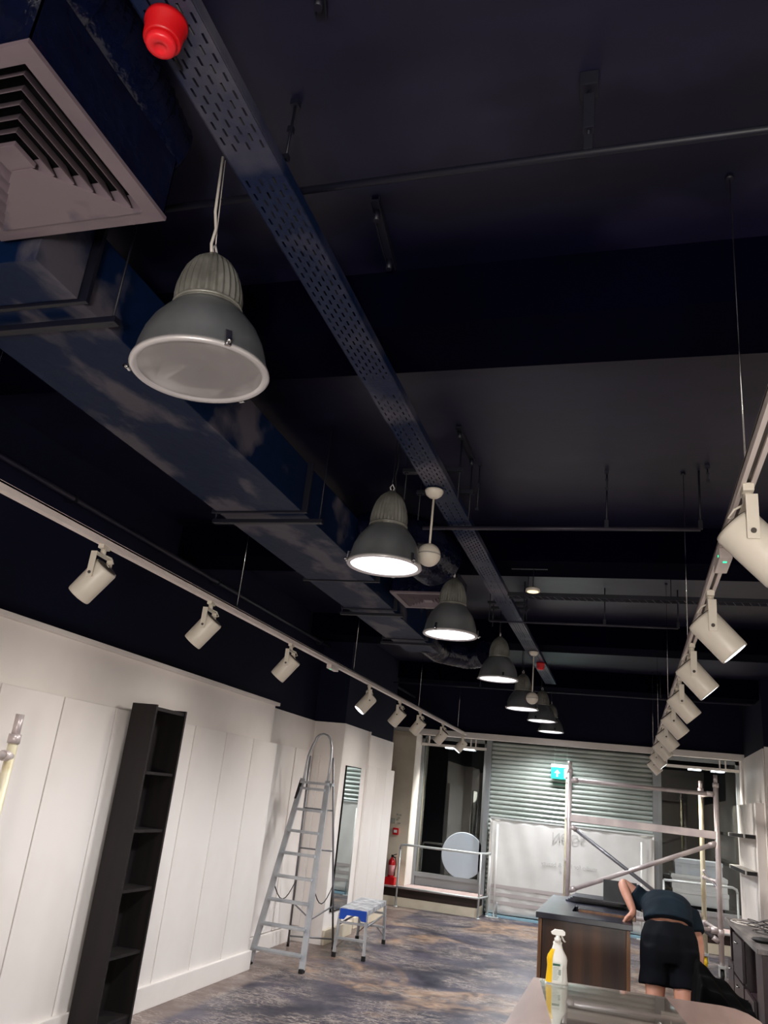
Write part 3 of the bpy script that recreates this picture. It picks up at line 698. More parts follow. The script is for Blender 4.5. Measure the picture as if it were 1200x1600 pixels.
# hands: palm joined to wrist
def hand(wr, dirn, side, up):
    d = dirn.normalized(); s = side.normalized(); out = []
    palm = wr + d * .05
    out.append([(wr, .026), (palm, .03)])
    for k, (off, ln) in enumerate(((-.027, .062), (-.009, .072), (.009, .067), (.027, .052))):
        r0 = wr + d * .085 + s * off
        out.append([(palm, .03), (r0, .010), (r0 + d * ln * .5 - up * .006, .0095), (r0 + d * ln * .8 - up * .022, .0085), (r0 + d * ln * .85 - up * .038, .0075)])
    th = wr + d * .035 - s * .035
    out.append([(palm, .03), (th, .012), (th + d * .03 - s * .014, .0105), (th + d * .052 - s * .008 - up * .01, .0095)])
    return out
body += hand(lwr, V((-.25, -.1, -.35)) * 1 + V((0, 0, .12)), V((.3, .9, 0)), V((0, 0, 1)))
body += hand(rwr, V((-.1, .1, -1)), V((0, 1, 0)), V((-1, 0, 0)))
bo = skin_obj('body', body, M['skin'], P)
# head with face looking down into the desk side
hb = B(); hm = Matrix.Translation(head) @ Matrix.Rotation(math.radians(205), 4, 'X')
n = 24
prof = []
for j in range(15):
    a = -PI / 2 + PI * j / 14; prof.append((.078 * math.cos(a) + 1e-4, .108 * math.sin(a)))
hb.lathe(prof, n, M_=hm)
hb.tube([hm @ V((0, -.07, .0)), hm @ V((0, -.098, -.02)), hm @ V((0, -.08, -.035))], .012, 8)
for sx in (-1, 1): hb.tube([hm @ V((.078 * sx, .0, .02)), hm @ V((.085 * sx, .012, .0)), hm @ V((.078 * sx, .0, -.03))], .009, 8)
hb.build('head', M['skin'], P)
eb = B()
for sx in (-1, 1): eb.lathe([(.002, -.01), (.009, -.004), (.009, .004), (.002, .01)], 10, M_=hm @ Matrix.Translation((.03 * sx, -.07, .012)))
eb.tube([hm @ V((-.02, -.07, -.055)), hm @ V((0, -.075, -.058)), hm @ V((.02, -.07, -.055))], .004, 6)
eb.build('eyes_and_mouth', M['hair'], P)
hr = B(); prof = []
for j in range(12):
    a = -PI / 8 + (PI / 2 + PI / 8) * j / 11; prof.append((.088 * math.cos(a) + 1e-4, .118 * math.sin(a)))
hr.lathe(prof, n, M_=hm @ Matrix.Translation((0, .014, .006))); hr.build('hair', M['hair'], P)
# clothing: lofted shells joined by a fine remesh
def loft(b, rings, n=28):
    """rings: (centre, axis, across, rx, ry)"""
    R_ = []
    for c, ax, ac, rx, ry in rings:
        ax = V(ax).normalized(); ac = V(ac); ac = (ac - ax * ac.dot(ax)).normalized(); th = ax.cross(ac)
        R_.append([b.bm.verts.new(V(c) + ac * rx * math.cos(2 * PI * k / n) + th * ry * math.sin(2 * PI * k / n)) for k in range(n)])
    for p, q in zip(R_, R_[1:]):
        for k in range(n): b.bm.faces.new((p[k], p[(k + 1) % n], q[(k + 1) % n], q[k]))
    b.bm.faces.new(R_[0][::-1]); b.bm.faces.new(R_[-1])
def remeshed(b, name, mt, parent, vox=.009, wrinkle=.006):
    o = b.build(name, mt, parent); md = o.modifiers.new('r', 'REMESH'); md.mode = 'VOXEL'; md.voxel_size = vox
    sm = o.modifiers.new('s', 'SMOOTH'); sm.iterations = 6
    dg = bpy.context.evaluated_depsgraph_get(); me2 = bpy.data.meshes.new_from_object(o.evaluated_get(dg)); o.modifiers.clear(); o.data = me2
    me2.materials.clear(); me2.materials.append(mt)
    from mathutils import noise
    for v in me2.vertices: v.co += v.normal * wrinkle * noise.noise(V((v.co.x * 14, v.co.y * 14, v.co.z * 5)))
    for p in me2.polygons: p.use_smooth = True
    return o
X_ = (1, 0, 0)
b = B()
loft(b, [((.262, 6.54, .912), (0, .45, .9), X_, .168, .128), ((.262, 6.64, .965), (0, .8, .6), X_, .17, .125), ((.258, 6.75, .99), (0, 1, .2), X_, .178, .12), ((.256, 6.86, .985), (0, 1, -.15), X_, .185, .115),
         ((.255, 6.94, .955), (0, 1, -.4), X_, .15, .10), ((.255, 7.0, .925), (0, 1, -.6), X_, .07, .07)])
for a0, e0, f in ((lsh, lel, .5), (rsh, rel, .72)):
    d = e0 - a0; c0 = V((.255, 6.88, .97)) + (a0 - V((.255, 6.88, .97))) * .55
    loft(b, [(c0, d, (0, 1, 0), .085, .085), (a0, d, (0, 1, .2), .082, .08), (a0 + d * f, d, (0, 1, .2), .074, .07)])
remeshed(b, 't_shirt', M['tee'], P)
b = B()
loft(b, [((.264, 6.535, .895), (0, .35, 1), X_, .165, .125), ((.265, 6.50, .83), (0, .1, 1), X_, .188, .155), ((.265, 6.48, .75), (0, 0, 1), X_, .195, .16), ((.265, 6.46, .68), (0, 0, 1), X_, .19, .135)])
for xx, x2 in ((.178, .165), (.352, .352)):
    loft(b, [((xx, 6.47, .76), (0, .1, 1), X_, .108, .13), ((xx, 6.44, .62), (0, .15, 1), X_, .108, .115), ((x2, 6.40, .53), (0, .2, 1), X_, .106, .105)])
remeshed(b, 'shorts', M['shorts'], P, wrinkle=.008)
for i in (0, 1):
    a, q = ank[i], toe[i]
    B().prism([(-.045, -.16), (-.02, -.20), (.02, -.20), (.045, -.16), (.04, .0), (.042, .06), (.0, .085), (-.042, .06), (-.04, 0)], 0, .028, Matrix.Translation((a.x, a.y, 0))).lathe([(.05, .028), (.05, .06), (.045, .11)], 16, M_=Matrix.Translation((a.x, a.y + .01, 0))).lathe([(.046, .02), (.044, .06), (.03, .07)], 16, M_=Matrix.Translation((a.x, a.y - .10, 0)) @ Matrix.Diagonal((1, 1.7, 1, 1))).build('trainer', M['shoe'], P)

# black sheet heap
bh = B(); nx, ny = 40, 40; g_ = []
for j in range(ny + 1):
    row = []
    for i in range(nx + 1):
        x = .36 + .42 * i / nx; y = 5.50 + .76 * j / ny; uu = i / nx; vv = j / ny
        hgt = .82 - .30 * uu ** 1.05 - (.10 * (1 - vv))
        edge = min(1, min(vv, 1 - vv) * 6, (1 - uu) * 9, uu * 9)
        z = hgt * max(0, edge) ** .45 + .012 * math.sin(uu * 19 + vv * 5) + .01 * math.sin(vv * 23 - uu * 7)
        row.append(bh.bm.verts.new((x, y, max(.004, z))))
    g_.append(row)
for j in range(ny):
    for i in range(nx):
        f = bh.bm.faces.new((g_[j][i], g_[j][i + 1], g_[j + 1][i + 1], g_[j + 1][i])); f.smooth = True
o = bh.build('black_sheet', M['sheet']); tag(o, 'black cloth heaped over something to the right of the bending person', 'cloth')

# ------------------------------------------------------------------ pendants
def make_pendant(lit, label):
    t = thing('pendant_lamp', label, 'lamp', (0, 0, 0), 0, None)
    R = .185
    pr = [(R, .0), (R + .006, .006), (R + .004, .014), (R - .003, .03), (R - .008, .06), (R - .019, .10), (R - .037, .14), (R - .062, .175), (.100, .204), (.085, .21),
          (.083, .197), (.105, .172), (R - .047, .135), (R - .027, .10), (R - .016, .06), (R - .012, .02)]
    b = B(); rings = []
    n = 56
    for r, z in pr: rings.append([b.bm.verts.new((r * math.cos(2 * PI * k / n), r * math.sin(2 * PI * k / n), z)) for k in range(n)])
    for a, c in zip(rings, rings[1:] + rings[:1]):
        for k in range(n): f = b.bm.faces.new((a[k], a[(k + 1) % n], c[(k + 1) % n], c[k])); f.smooth = True
    b.build('shade', M['lamp'], t)
    B().lathe([(R - .013, .002), (R - .011, -.004), (R + .003, -.006), (R + .008, 0), (R + .006, .009), (R - .009, .011), (R - .013, .002)], 56).build('rim', M['rim'], t)
    B().lathe([(R - .012, .004), (R - .012, .010)], 48).build('lens', M['lens'] if lit else M['lens_off'], t)
    mod = lambda k, z: 1 + (.0 if k % 4 < 2 else -.09) * (1 if .225 < z < .40 else 0)
    h = B().lathe([(.088, .188), (.094, .2), (.094, .222), (.097, .228), (.098, .25), (.095, .28), (.088, .31), (.076, .345), (.058, .375), (.04, .392), (.028, .40), (.02, .41)], 112, mod=mod).build('housing', M['rib'], t)
    B().lathe([(.097, .212), (.100, .215), (.100, .220), (.097, .223)], 40).build('band', M['rib'], h)
    for k in range(3):
        a = k * 2 * PI / 3 + .9; c, s_ = math.cos(a), math.sin(a)
        B().bar((c * (R + .012), s_ * (R + .012), -.006), (c * (R + .006), s_ * (R + .006), .045), .018, .008, up=(c, s_, 0), bev=.002).tube([(c * (R + .012), s_ * (R + .012), .0), (c * (R + .026), s_ * (R + .026), .01)], .006, 8).build('latch', M['chrome'], t)
    B().tube([(.0, 0, .40), (.012, 0, .43), (.0, 0, .45), (-.012, 0, .43), (0, 0, .40)], .004, 8).build('hook', M['rim'], t)
    B().tube([(.012, 0, .40), (.02, .0, .44), (.012, .004, .50), (.02, 0, .56), (.015, 0, .78)], .0045, 8).tube([(-.004, 0, .44), (0, 0, .5), (0, 0, .78)], .002, 6).build('supply_cable', M['cable_w'] if not lit else M['cable'], t)
    if lit:
        l = lamp('pendant_light', 'SPOT', (0, 0, -.02), PEND_W, (.96, .97, 1), t, spot_size=math.radians(150), spot_blend=.6, shadow_soft_size=.15)
    return t
py = [1.70, 3.70, 5.36, 7.60, 9.50, 11.15, 12.6]; pz = [2.605, 2.64, 2.64, 2.69, 2.65, 2.70, 2.70]
plab = ['large unlit dome pendant lamp nearest the camera beside the ceiling diffuser', 'lit dome pendant lamp beside the near ball speaker, second from the camera', 'lit dome pendant lamp below the far diffuser, third from the camera',
        'lit dome pendant lamp fourth from the camera, past the end of the duct', 'lit dome pendant lamp in front of the far ball speaker', 'faintly lit dome pendant lamp half hidden, second from the shutter', 'lit dome pendant lamp nearest the roller shutter']
off = make_pendant(False, plab[0]); off.location = (-1.145, py[0], pz[0]); off['group'] = 'dome pendant lamps'; off.rotation_euler = (math.radians(3), math.radians(3), -1.6); off.scale = (1, 1, .93)
on_ = make_pendant(True, plab[1])
for i in range(1, 7):
    o = on_ if i == 1 else copy_tree(on_)
    o.location = (-1.19 if i < 5 else -1.13, py[i], pz[i]); o['label'] = plab[i]; o['group'] = 'dome pendant lamps'; o.rotation_euler = (0, 0, .7 * i)

# ball speakers on stems
def ball(loc, lab, drop):
    t = thing('ball_speaker', lab, 'speaker', loc)
    B().lathe([(.002, -.045), (.025, -.042), (.042, -.028), (.05, -.01), (.05, 0)], 32).build('canopy', M['ivory'], t)
    B().tube([(0, 0, -.04), (0, 0, -drop + .05)], .006, 8).build('stem', M['ivory'], t)
    prof = [(.062 * math.cos(a) + 1e-4, -drop + .062 * math.sin(a)) for a in [-PI / 2 + PI * k / 16 for k in range(17)]]
    s = B().lathe(prof, 36).build('ball', M['ivory'], t)
    B().lathe([(.0615, -drop - .004), (.0628, -drop - .002), (.0628, .002 - drop), (.0615, .004 - drop)], 36).build('seam', M['shelfgrey'], s)
ball((-1.0, 3.85, 3.115), 'ivory ball speaker on a stem under the cable tray by the second pendant', .365)
ball((-.95, 8.37, 3.115), 'ivory ball speaker on a stem at the far end of the cable tray', .48)

# ------------------------------------------------------------------ cable tray (slotted)
t = thing('cable_tray', 'long navy perforated cable tray running down the ceiling', 'cable tray', (-.97, 0, 3.12))
W2 = .068; y0, y1 = .3, 10.6; cols = 13; pit = .052; b = B()
wds = [.014 if i % 2 == 0 else .006 for i in range(cols)]; xs = [-W2 + 2 * W2 * sum(wds[:i]) / sum(wds) for i in range(cols + 1)]
rows = int((y1 - y0) / (pit / 2)); grid = [[b.bm.verts.new((x, y0 + j * pit / 2 + 0, 0)) for x in xs] for j in range(rows + 1)]
for j in range(rows):
    for i in range(cols):
        hole = i % 2 == 1 and ((j + (i // 2)) % 2 == 0)
        if hole and (j // 2) % 24 < 22: continue
        b.bm.faces.new((grid[j][i], grid[j][i + 1], grid[j + 1][i + 1], grid[j + 1][i]))
b.build('perforated_base', M['tray'], t)
for sx in (-1, 1): B().box(sx * W2 - .0015, sx * W2 + .0015, y0, y1, 0, .035).build('side_flange', M['tray'], t)
B().tube([(-.03, y0, .012), (-.025, 4, .012), (-.03, y1, .012)], .008, 6).tube([(.02, y0, .012), (.015, 5, .012), (.02, y1, .012)], .01, 6).build('cable_run', M['cable'], t)
for y in (3.9, 4.22, 6.85, 7.05):
    s = thing('strut_hanger', {3.9: 'dark channel strut crossing above the tray by the second pendant', 4.22: 'dark channel strut just behind the nearer one above the tray', 6.85: 'dark channel strut crossing above the tray near the fourth pendant', 7.05: 'dark channel strut, furthest one above the cable tray'}[y], 'bracket', (-1.03, y, 3.24), 0)
    B().box(-.17, .17, -.02, .02, 0, .022, .002).build('channel', M['darkmetal'], s)
    for x in (-.15, .15): B().tube([(x, 0, -.16), (x, 0, .21)], .004, 6).lathe([(.01, -.006), (.01, 0)], 6, M_=Matrix.Translation((x, 0, 0))).build('threaded_rod', M['darkmetal'], s)
def beacon(loc, lab):
    t = thing('alarm_sounder', lab, 'alarm', loc)
    B().lathe([(.048, 0), (.048, -.012), (.044, -.016), (.042, -.055), (.039, -.06)], 36).build('base', M['red'], t)
    B().lathe([(.034, -.058), (.034, -.07), (.03, -.075), (.014, -.077), (.012, -.074), (.002, -.074)], 30, mod=lambda k, z: 1).build('cap', M['redcap'], t)
    B().tube([(-.02, .03, 0), (-.03, .06, .0), (-.03, .12, -.0)], .003, 6).build('lead', M['cable'], t)
beacon((-.985, 1.065, 3.118), 'red round alarm sounder under the near end of the cable tray')
beacon((-.945, 9.05, 3.118), 'small red alarm sounder under the far end of the cable tray')

# ------------------------------------------------------------------ ducts
t = thing('air_duct', 'long rectangular duct in patchy blue paint along the left ceiling', 'duct', (0, 0, 0))
def seg(y0, y1, x0, x1, z0=2.9, z1=3.17): B().box(x0, x1, y0, y1, z0, z1, .004).build('duct_section', M['duct'], t)
ys = [1.50, 1.72, 3.6, 4.95]
for a, q in zip(ys, ys[1:]): seg(a + .012, q - .012, -2.14, -1.64)
seg(4.962, 5.75, -2.14, -1.74); seg(5.774, 6.9, -2.13, -1.76); seg(6.92, 7.55, -2.10, -1.78)
for y, w0, w1 in ((1.72, -2.17, -1.61), (3.6, -2.17, -1.61), (4.95, -2.17, -1.61), (5.762, -2.17, -1.71), (6.91, -2.16, -1.73)):
    f = B().box(w0, w1, y - .008, y + .008, 2.892, 3.178, .002).build('flange', M['darkmetal'], t)
for y in (1.8, 3.68, 5.84, 6.99):
    B().box(-2.2, -1.55 if y < 5 else -1.68, y - .015, y + .015, 2.862, 2.884, .002).build('support_strut', M['darkmetal'], t)
    for x in (-2.19, -1.57 if y < 5 else -1.70): B().tube([(x, y, 2.86), (x, y, 3.44)], .004, 6).build('threaded_rod', M['darkmetal'], t)

def diffuser(loc, size, lab):
    t = thing('ceiling_diffuser', lab, 'vent', loc)
    h = size / 2
    def ring(r0, r1, z0, z1, mt, nm, th=.003):
        b = B(); q = []
        for r, z in ((r0, z0), (r1, z1), (r1, z1 + th), (r0, z0 + th)): q.append([b.bm.verts.new((sx * r, sy * r, z)) for sx, sy in ((-1, -1), (1, -1), (1, 1), (-1, 1))])
        for a, c in zip(q, q[1:] + q[:1]):
            for k in range(4): b.bm.faces.new((a[k], a[(k + 1) % 4], c[(k + 1) % 4], c[k]))
        b.build(nm, mt, t)
    ring(h, h * .84, 0, .0, M['diff'], 'outer_frame', .012)
    ring(h * .84, h * .80, 0.0, .05, M['diff'], 'throat', .002)
    for k in range(5):
        r0 = h * (.76 - .125 * k); ring(r0, r0 - h * .075, -.002, .038, M['diff'], 'louvre')
    B().box(-h * .14, h * .14, -h * .14, h * .14, -.002, .012, .002).build('centre_plate', M['diff'], t)
    B().box(-h * .97, h * .97, -h * .97, h * .97, .055, .058).build('inner_back', M['black'], t)
    B().box(-h * .98, -h * .965, -h * .98, h * .98, .012, .20).box(h * .965, h * .98, -h * .98, h * .98, .012, .20).box(-h * .98, h * .98, h * .965, h * .98, .012, .20).box(-h * .98, h * .98, -h * .98, -h * .965, .012, .20).build('plenum_box', M['flex'], t)
    return t
t = diffuser((-1.475, 1.205, 2.95), .55, 'large grey square louvred ceiling diffuser at the top left')
# one quadrant blanked with a smeared plate, as in the photograph
B().prism([(-.228, .23), (.228, .23), (.03, .035), (-.03, .035)], -.0055, -.003).build('blanking_plate', M['diffslot'], t)
t = diffuser((-1.44, 5.66, 2.95), .48, 'smaller grey ceiling diffuser behind the third pendant')

def flexduct(pts, r, lab, n=28, per=.03):
    P_ = [V(p) for p in pts]
    # resample
    fine = []
    for a, q in zip(P_, P_[1:]):
        m_ = max(2, int((q - a).length / (per / 2)))
        for i in range(m_): fine.append(a + (q - a) * i / m_)
    fine.append(P_[-1])
    for _ in range(6): fine = [fine[0]] + [(fine[i - 1] + fine[i] * 2 + fine[i + 1]) / 4 for i in range(1, len(fine) - 1)] + [fine[-1]]
    b = B(); rings = []; prev = None
    for i, p in enumerate(fine):
        d = (fine[min(i + 1, len(fine) - 1)] - fine[max(i - 1, 0)]).normalized()
        x = d.cross(V((0, 0, 1))) if prev is None else prev - d * prev.dot(d)
        x.normalize(); prev = x; y = d.cross(x); rr = r * (1 + (.035 if i % 2 else -.03) + random.uniform(-.012, .012))
        rings.append([b.bm.verts.new(p + (x * math.cos(2 * PI * k / n) + y * math.sin(2 * PI * k / n)) * rr * (1 + random.uniform(-.008, .008))) for k in range(n)])
    for a, c in zip(rings, rings[1:]):
        for k in range(n): f = b.bm.faces.new((a[k], a[(k + 1) % n], c[(k + 1) % n], c[k])); f.smooth = True
    b.bm.faces.new(rings[0][::-1]); b.bm.faces.new(rings[-1])
    o = b.build('flexible_duct', M['flex']); tag(o, lab, 'duct'); return o
flexduct([(-1.62, .15, 3.22), (-1.5, .3, 3.27), (-1.36, .7, 3.28), (-1.34, 1.2, 3.27), (-1.36, 1.5, 3.22)], .165, 'wrinkled navy foil flexible duct over the near diffuser')
flexduct([(-1.66, 4.6, 3.05), (-1.5, 4.65, 3.12), (-1.32, 4.85, 3.12), (-1.26, 5.1, 3.10)], .185, 'wrinkled navy foil flexible duct behind the second pendant')
flexduct([(-1.9, 7.5, 3.02), (-1.85, 7.9, 3.0), (-1.6, 8.2, 3.0), (-1.42, 8.1, 3.02)], .13, 'wrinkled navy foil flexible duct at the end of the long duct')

# ------------------------------------------------------------------ ceiling pipes and brackets
def pipe(pts, r, lab, mt='pipe', rods=(), nm='ceiling_pipe', cat='pipe'):
    t = thing(nm, lab, cat)
    B().tube(pts, r, 12).build('tube', M[mt], t)
    for (x, y, z) in rods:
        B().tube([(x, y, z), (x, y, ZC)], .006, 6).build('rod', M['darkmetal'], t)
        B().box(x - .012, x + .012, y - .012, y + .012, z, z + .05, .002).build('clip', M['darkmetal'], t)
    return t
t = pipe([(-1.45, 1.68, 3.185), (2.3, 1.68, 3.19)], .011, 'dark thin pipe crossing the near ceiling bay', 'darkmetal', rods=[(-.1, 1.68, 3.19), (1.3, 1.68, 3.19)])
B().box(-.125, -.075, 1.655, 1.705, 3.40, 3.449, .003).box(-.115, -.085, 1.665, 1.695, 3.26, 3.38, .003).build('spring_hanger', M['darkmetal'], t)
pipe([(-1.2, 4.42, 3.10), (.38, 4.42, 3.10)], .012, 'grey thin pipe crossing the middle ceiling bay', rods=[(-.12, 4.42, 3.10), (.38, 4.42, 3.10)])
pipe([(-1.2, 7.0, 3.12), (.4, 7.0, 3.12)], .011, 'dark thin pipe crossing the bay before the third beam', rods=[(-.2, 7.0, 3.12), (.4, 7.0, 3.12)])
pipe([(-3.4, 11.2, 3.1), (1.5, 11.2, 3.1)], .011, 'dark thin pipe crossing near the shopfront wall', rods=[(-2, 11.2, 3.1), (.4, 11.2, 3.1)])
t = pipe([(-3.43, .2, 3.14), (-3.43, 13.1, 3.14)], .018, 'long dark conduit running along the top of the left wall')
for y in (2, 4, 6, 8.6): B().box(-3.49, -3.41, y - .012, y + .012, 3.115, 3.165, .002).build('saddle_clip', M['darkmetal'], t)
# basket tray crossing
t = thing('wire_basket_tray', 'slim dark basket tray crossing the ceiling behind the downlight', 'cable tray', (0, 6.05, 3.1))
B().box(-.9, 2.2, -.05, -.045, 0, .03).box(-.9, 2.2, .045, .05, 0, .03).build('side_wire', M['darkmetal'], t)
zz_ = B()
for k in range(56): x = -.88 + k * .055; zz_.bar((x, -.048, .002), (x + .03, .048, .002), .004, .004)
zz_.build('lattice', M['pipe'], t)
for x in (-.75, .3): B().tube([(x, 0, 0), (x, 0, .35)], .004, 6).build('rod', M['darkmetal'], t)
t = thing('downlight', 'small round warm downlight hung beside the cable tray', 'lamp', (-.66, 5.6, 3.03))
B().lathe([(.05, .0), (.052, .006), (.05, .02), (.03, .03)], 30).build('body', M['ivory'], t); B().lathe([(.04, -.002), (.04, .001)], 24).build('lens', mat('warm_lens', '#fff0d0', .4, emit='#ffe2b0', es=1.6), t)
B().tube([(0, 0, .03), (0, 0, .17)], .004, 6).build('stem', M['darkmetal'], t)
B().box(-.16, .1, -.01, .01, .168, .18).build('bracket', M['darkmetal'], t)
# slim dark brackets left on the slab
def fitting(a, b, lab):
    t = thing('ceiling_bracket', lab, 'bracket'); a = V(a); b = V(b); d = (b - a).normalized(); s = V((d.y, -d.x, 0))
    B().bar(a, b, .03, .008).bar(a + s * .014, b + s * .014, .004, .03).bar(a - s * .014, b - s * .014, .004, .03).build('channel', M['darkmetal'], t)
    B().tube([a + d * .05, a + d * .05 + V((0, 0, -.045))], .012, 8).build('lug', M['darkmetal'], t); B().tube([b - d * .05, b - d * .05 + V((0, 0, -.045))], .012, 8).build('lug', M['darkmetal'], t)
fitting((-.82, 2.02, 3.435), (-.86, 2.38, 3.435), 'dark channel bracket on the ceiling in front of the near beam')
fitting((-.87, 3.74, 3.435), (-.87, 4.2, 3.435), 'dark channel bracket on the ceiling above the middle of the tray')
fitting((-.72, 1.20, 3.435), (-.76, 1.34, 3.435), 'short dark bracket on the ceiling near the top edge')
for x, y, l, lab in ((-.98 + .04, 1.60, .22, 'thin dark hanging wire with knots beside the near tray'), (-.84, 4.25, .3, 'thin dark hanging wire beside the bracket over the tray'), (-.12, 4.40, .12, 'stubby dark hanger on the ceiling of the middle bay'), (.42, 4.35, .1, 'short dark hook on the ceiling right of the stubby hanger')):
    t = thing('ceiling_hook', lab, 'hook', (x, y, ZC))
    B().tube([(0, 0, 0), (0, 0, -l)], .004, 6).build('wire', M['darkmetal'], t)
    B().box(-.012, .012, -.012, .012, -.02, 0).build('ceiling_plate', M['darkmetal'], t); B().box(-.008, .008, -.008, .008, -l * .55, -l * .45).build('knot', M['darkmetal'], t); B().box(-.009, .009, -.009, .009, -l, -l + .015).build('knot', M['darkmetal'], t)

# ------------------------------------------------------------------ lighting tracks
def track(lab, x, z, ya, yb, wires, closed=False):
    t = thing('lighting_track', lab, 'track', (x, 0, z))
    B().box(-.018, -.006, ya, yb, 0, .034).box(.006, .018, ya, yb, 0, .034).box(-.018, .018, ya, yb, .026, .036).build('profile', M['track'], t)
    if closed: B().box(-.0065, .0065, ya, yb, .001, .026).build('slot_cover', M['track'], t)
    else: B().box(-.006, .006, ya + .01, yb - .01, .01, .026).build('slot', M['slot'], t)
    B().box(-.019, .019, yb, yb + .02, 0, .036, .003).build('end_cap', M['track'], t)
    for y in wires:
        wv = B().tube([(0, y, .036), (0, y, ZC - z)], .0022, 6).build('suspension_wire', M['chrome'], t)
        B().lathe([(.012, 0), (.012, .014)], 12, M_=Matrix.Translation((0, y, ZC - z - .014))).build('ceiling_fixing', M['darkmetal'], wv); B().box(-.01, .01, y - .012, y + .012, .034, .05).build('wire_fixing', M['darkmetal'], wv)
    return t
XLt, ZLt, XRt, ZRt = -2.3, 2.49, .30, 2.41
track('long cream lighting track hung along the left wall', XLt, ZLt, 1.2, 11.9, (.9 + 1.2, 4.3, 6.6, 9.0, 11.3), True)
track('long cream lighting track hung on the right side of the room', XRt, ZRt, .6, 11.7, (2.12, 4.45, 6.8, 9.2, 11.2))

def make_spot(side, tilt):
    """side -1: aims to the left wall, +1 to the right"""
    t = thing('track_spotlight', 'x', 'spotlight')
    B().box(-.014, .014, -.03, .03, -.018, .004, .003).build('track_adapter', M['spot'], t)
    B().tube([(0, 0, -.016), (0, 0, -.045)], .013, 14).build('stem', M['spot'], t)
    yw = .068
    pv = -.145
    B().box(-.014, .014, -yw, yw, -.052, -.045, .002).box(-.015, .015, -yw - .005, -yw, pv - .02, -.045, .002).box(-.015, .015, yw, yw + .005, pv - .02, -.045, .002).build('yoke', M['spot'], t)
    for sy in (-1, 1): B().tube([(0, sy * (yw + .004), pv), (0, sy * (yw + .009), pv)], .007, 10).build('pivot_screw', M['vent'], t)
    R = Matrix.Translation((0, 0, pv)) @ Matrix.Rotation(side * -tilt, 4, 'Y')   # local -z = beam
    b = B().lathe([(.050, -.118), (.056, -.12), (.058, -.112), (.060, .045), (.056, .055)], 40, M_=R).build('head', M['spot'], t)
    B().lathe([(.05, .055), (.05, .058), (.044, .06)], 30, M_=R).build('rear_vent', M['vent'], b)
    B().lathe([(.0485, -.1195), (.0485, -.117)], 30, M_=R).build('lens', M['spotlens'], b)
    B().tube([(0, .01, -.04), (side * -.03, .03, -.05), (side * -.045, .03, -.075), (side * -.02, .02, -.085), R @ V((0, .01, .06))], .0035, 8).build('flex_lead', M['spot'], t)
    ld = lamp('spot_light', 'SPOT', R @ V((0, 0, -.135)), SPOTL_W if side < 0 else SPOTR_W, (1, .93, .86), t, spot_size=math.radians(125), spot_blend=1, shadow_soft_size=.06)
    ld.rotation_euler = R.to_euler()
    return t
L_y = [2.95, 3.99, 5.2, 7.1, 8.2, 9.1, 10.35, 11.7]
L_lab = ['cream track spotlight on the left track nearest the camera', 'second cream spotlight along the left track, above the bookcase', 'third cream spotlight on the left track, just before the green-lit unit', 'cream spotlight with glowing lens on the left track after the green-lit unit',
         'cream spotlight on the left track above the white column', 'cream spotlight on the left track in front of the dark wall left of the window', 'cream spotlight second from the far end of the left track', 'cream spotlight hanging at the far end of the left track']
ps = make_spot(-1, math.radians(38))
rzL = [.10, .12, .10, .5, -.05, -.1, -.1, .3]
for i, y in enumerate(L_y):
    o = ps if i == 0 else copy_tree(ps); o.location = (XLt, y, ZLt); o['label'] = L_lab[i]; o['group'] = 'spotlights on the left track'; o.rotation_euler = (0, 0, rzL[i])
R_y = [2.12, 3.19, 4.2, 5.25, 6.3, 7.5, 8.6, 10.0, 11.3]
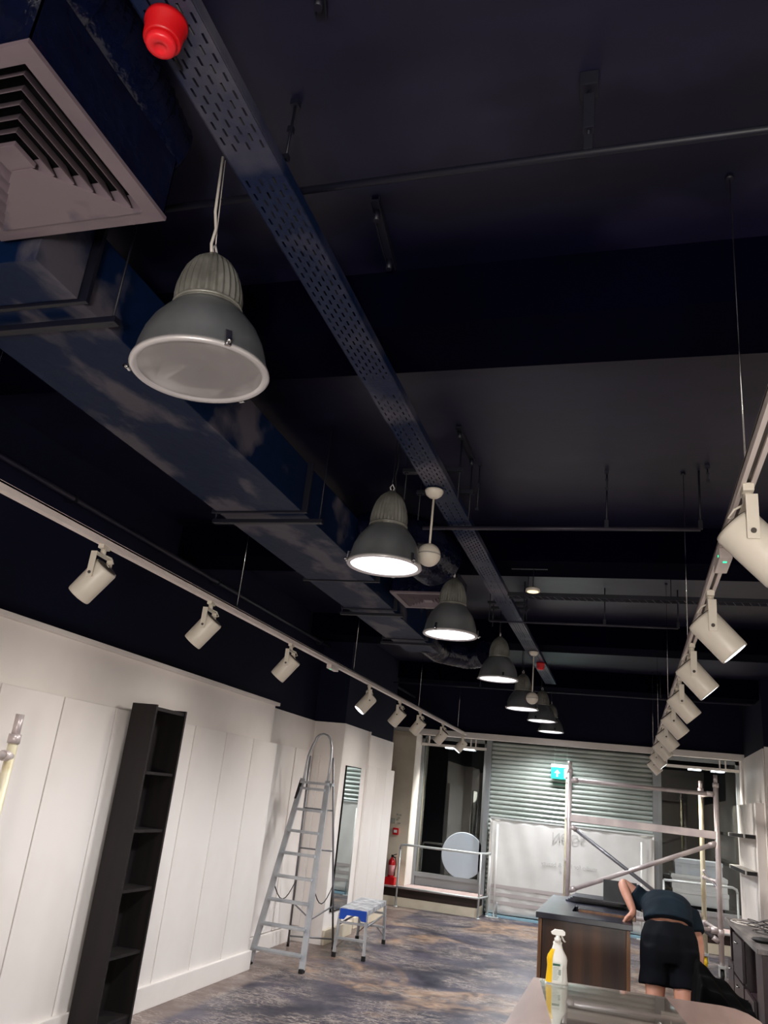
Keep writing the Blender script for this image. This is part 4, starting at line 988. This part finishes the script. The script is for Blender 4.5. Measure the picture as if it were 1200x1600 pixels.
R_lab = ['cream track spotlight on the right track nearest the camera, cut by the frame', 'second cream spotlight on the right track with bright lens', 'third cream spotlight from the camera on the right track', 'fourth cream spotlight from the camera on the right track', 'fifth cream spotlight from the camera on the right track',
         'sixth cream spotlight from the camera on the right track', 'seventh cream spotlight from the camera on the right track', 'cream spotlight second from the far end of the right track', 'cream spotlight at the far end of the right track above the scaffold']
ps = make_spot(1, math.radians(42))
for i, y in enumerate(R_y):
    o = ps if i == 0 else copy_tree(ps); o.location = (XRt, y, ZRt); o['label'] = R_lab[i]; o['group'] = 'spotlights on the right track'; o.rotation_euler = (0, 0, [0, 0, .05, .1, .15, .1, .1, 0, .1][i])
# emergency units
for (x, y, z, lab) in ((XLt, 6.08, ZLt, 'small cream emergency light unit with green led on the left track'), (XRt, 2.72, ZRt, 'small cream emergency light unit with green led on the right track')):
    t = thing('emergency_light', lab, 'light unit', (x, y, z))
    B().box(-.02, .02, -.09, .09, -.035, -.001, .004).build('case', M['track'], t)
    B().box(-.006, .006, -.05, -.04, -.037, -.0345, .001).box(-.0215, -.0195, -.06, -.052, -.022, -.016).build('led', M['green_led'], t)

# unseen fill spot added low behind the camera, aimed up at the ceiling fittings
low_fill = lamp('low_fill_light', 'SPOT', (.3, -1.6, .9), 330, (1, .94, .88), None, spot_size=math.radians(120), spot_blend=1, shadow_soft_size=.25)
low_fill.rotation_euler = (V((-.9, 4.0, 3.0)) - V((.3, -1.6, .9))).to_track_quat('-Z', 'Y').to_euler()
# unseen fill lamps added behind the camera, where the same room goes on
for x, y, z, e in ((-.9, -1.6, 1.9, 45), (.6, -.6, 1.9, 30)):
    lamp('rear_fill_light', 'POINT', (x, y, z), e, (1, .93, .86), None, shadow_soft_size=.35)
for x, y, z, e in ((-1.2, -1.2, 2.6, 130), (.6, .2, 2.55, 90)):  # added downward fill, no fixture modelled
    l = lamp('rear_fill_down', 'SPOT', (x, y, z), e, (1, .95, .9), None, spot_size=math.radians(150), spot_blend=.6, shadow_soft_size=.2)
for y in (-1.0, .3, 1.6):  # added fill washing the near left wall
    l = lamp('rear_fill_wall', 'SPOT', (XLt - .1, y, 2.3), 13, (1, .93, .86), None, spot_size=math.radians(125), spot_blend=1, shadow_soft_size=.06)
    l.rotation_euler = (0, math.radians(38), 0)
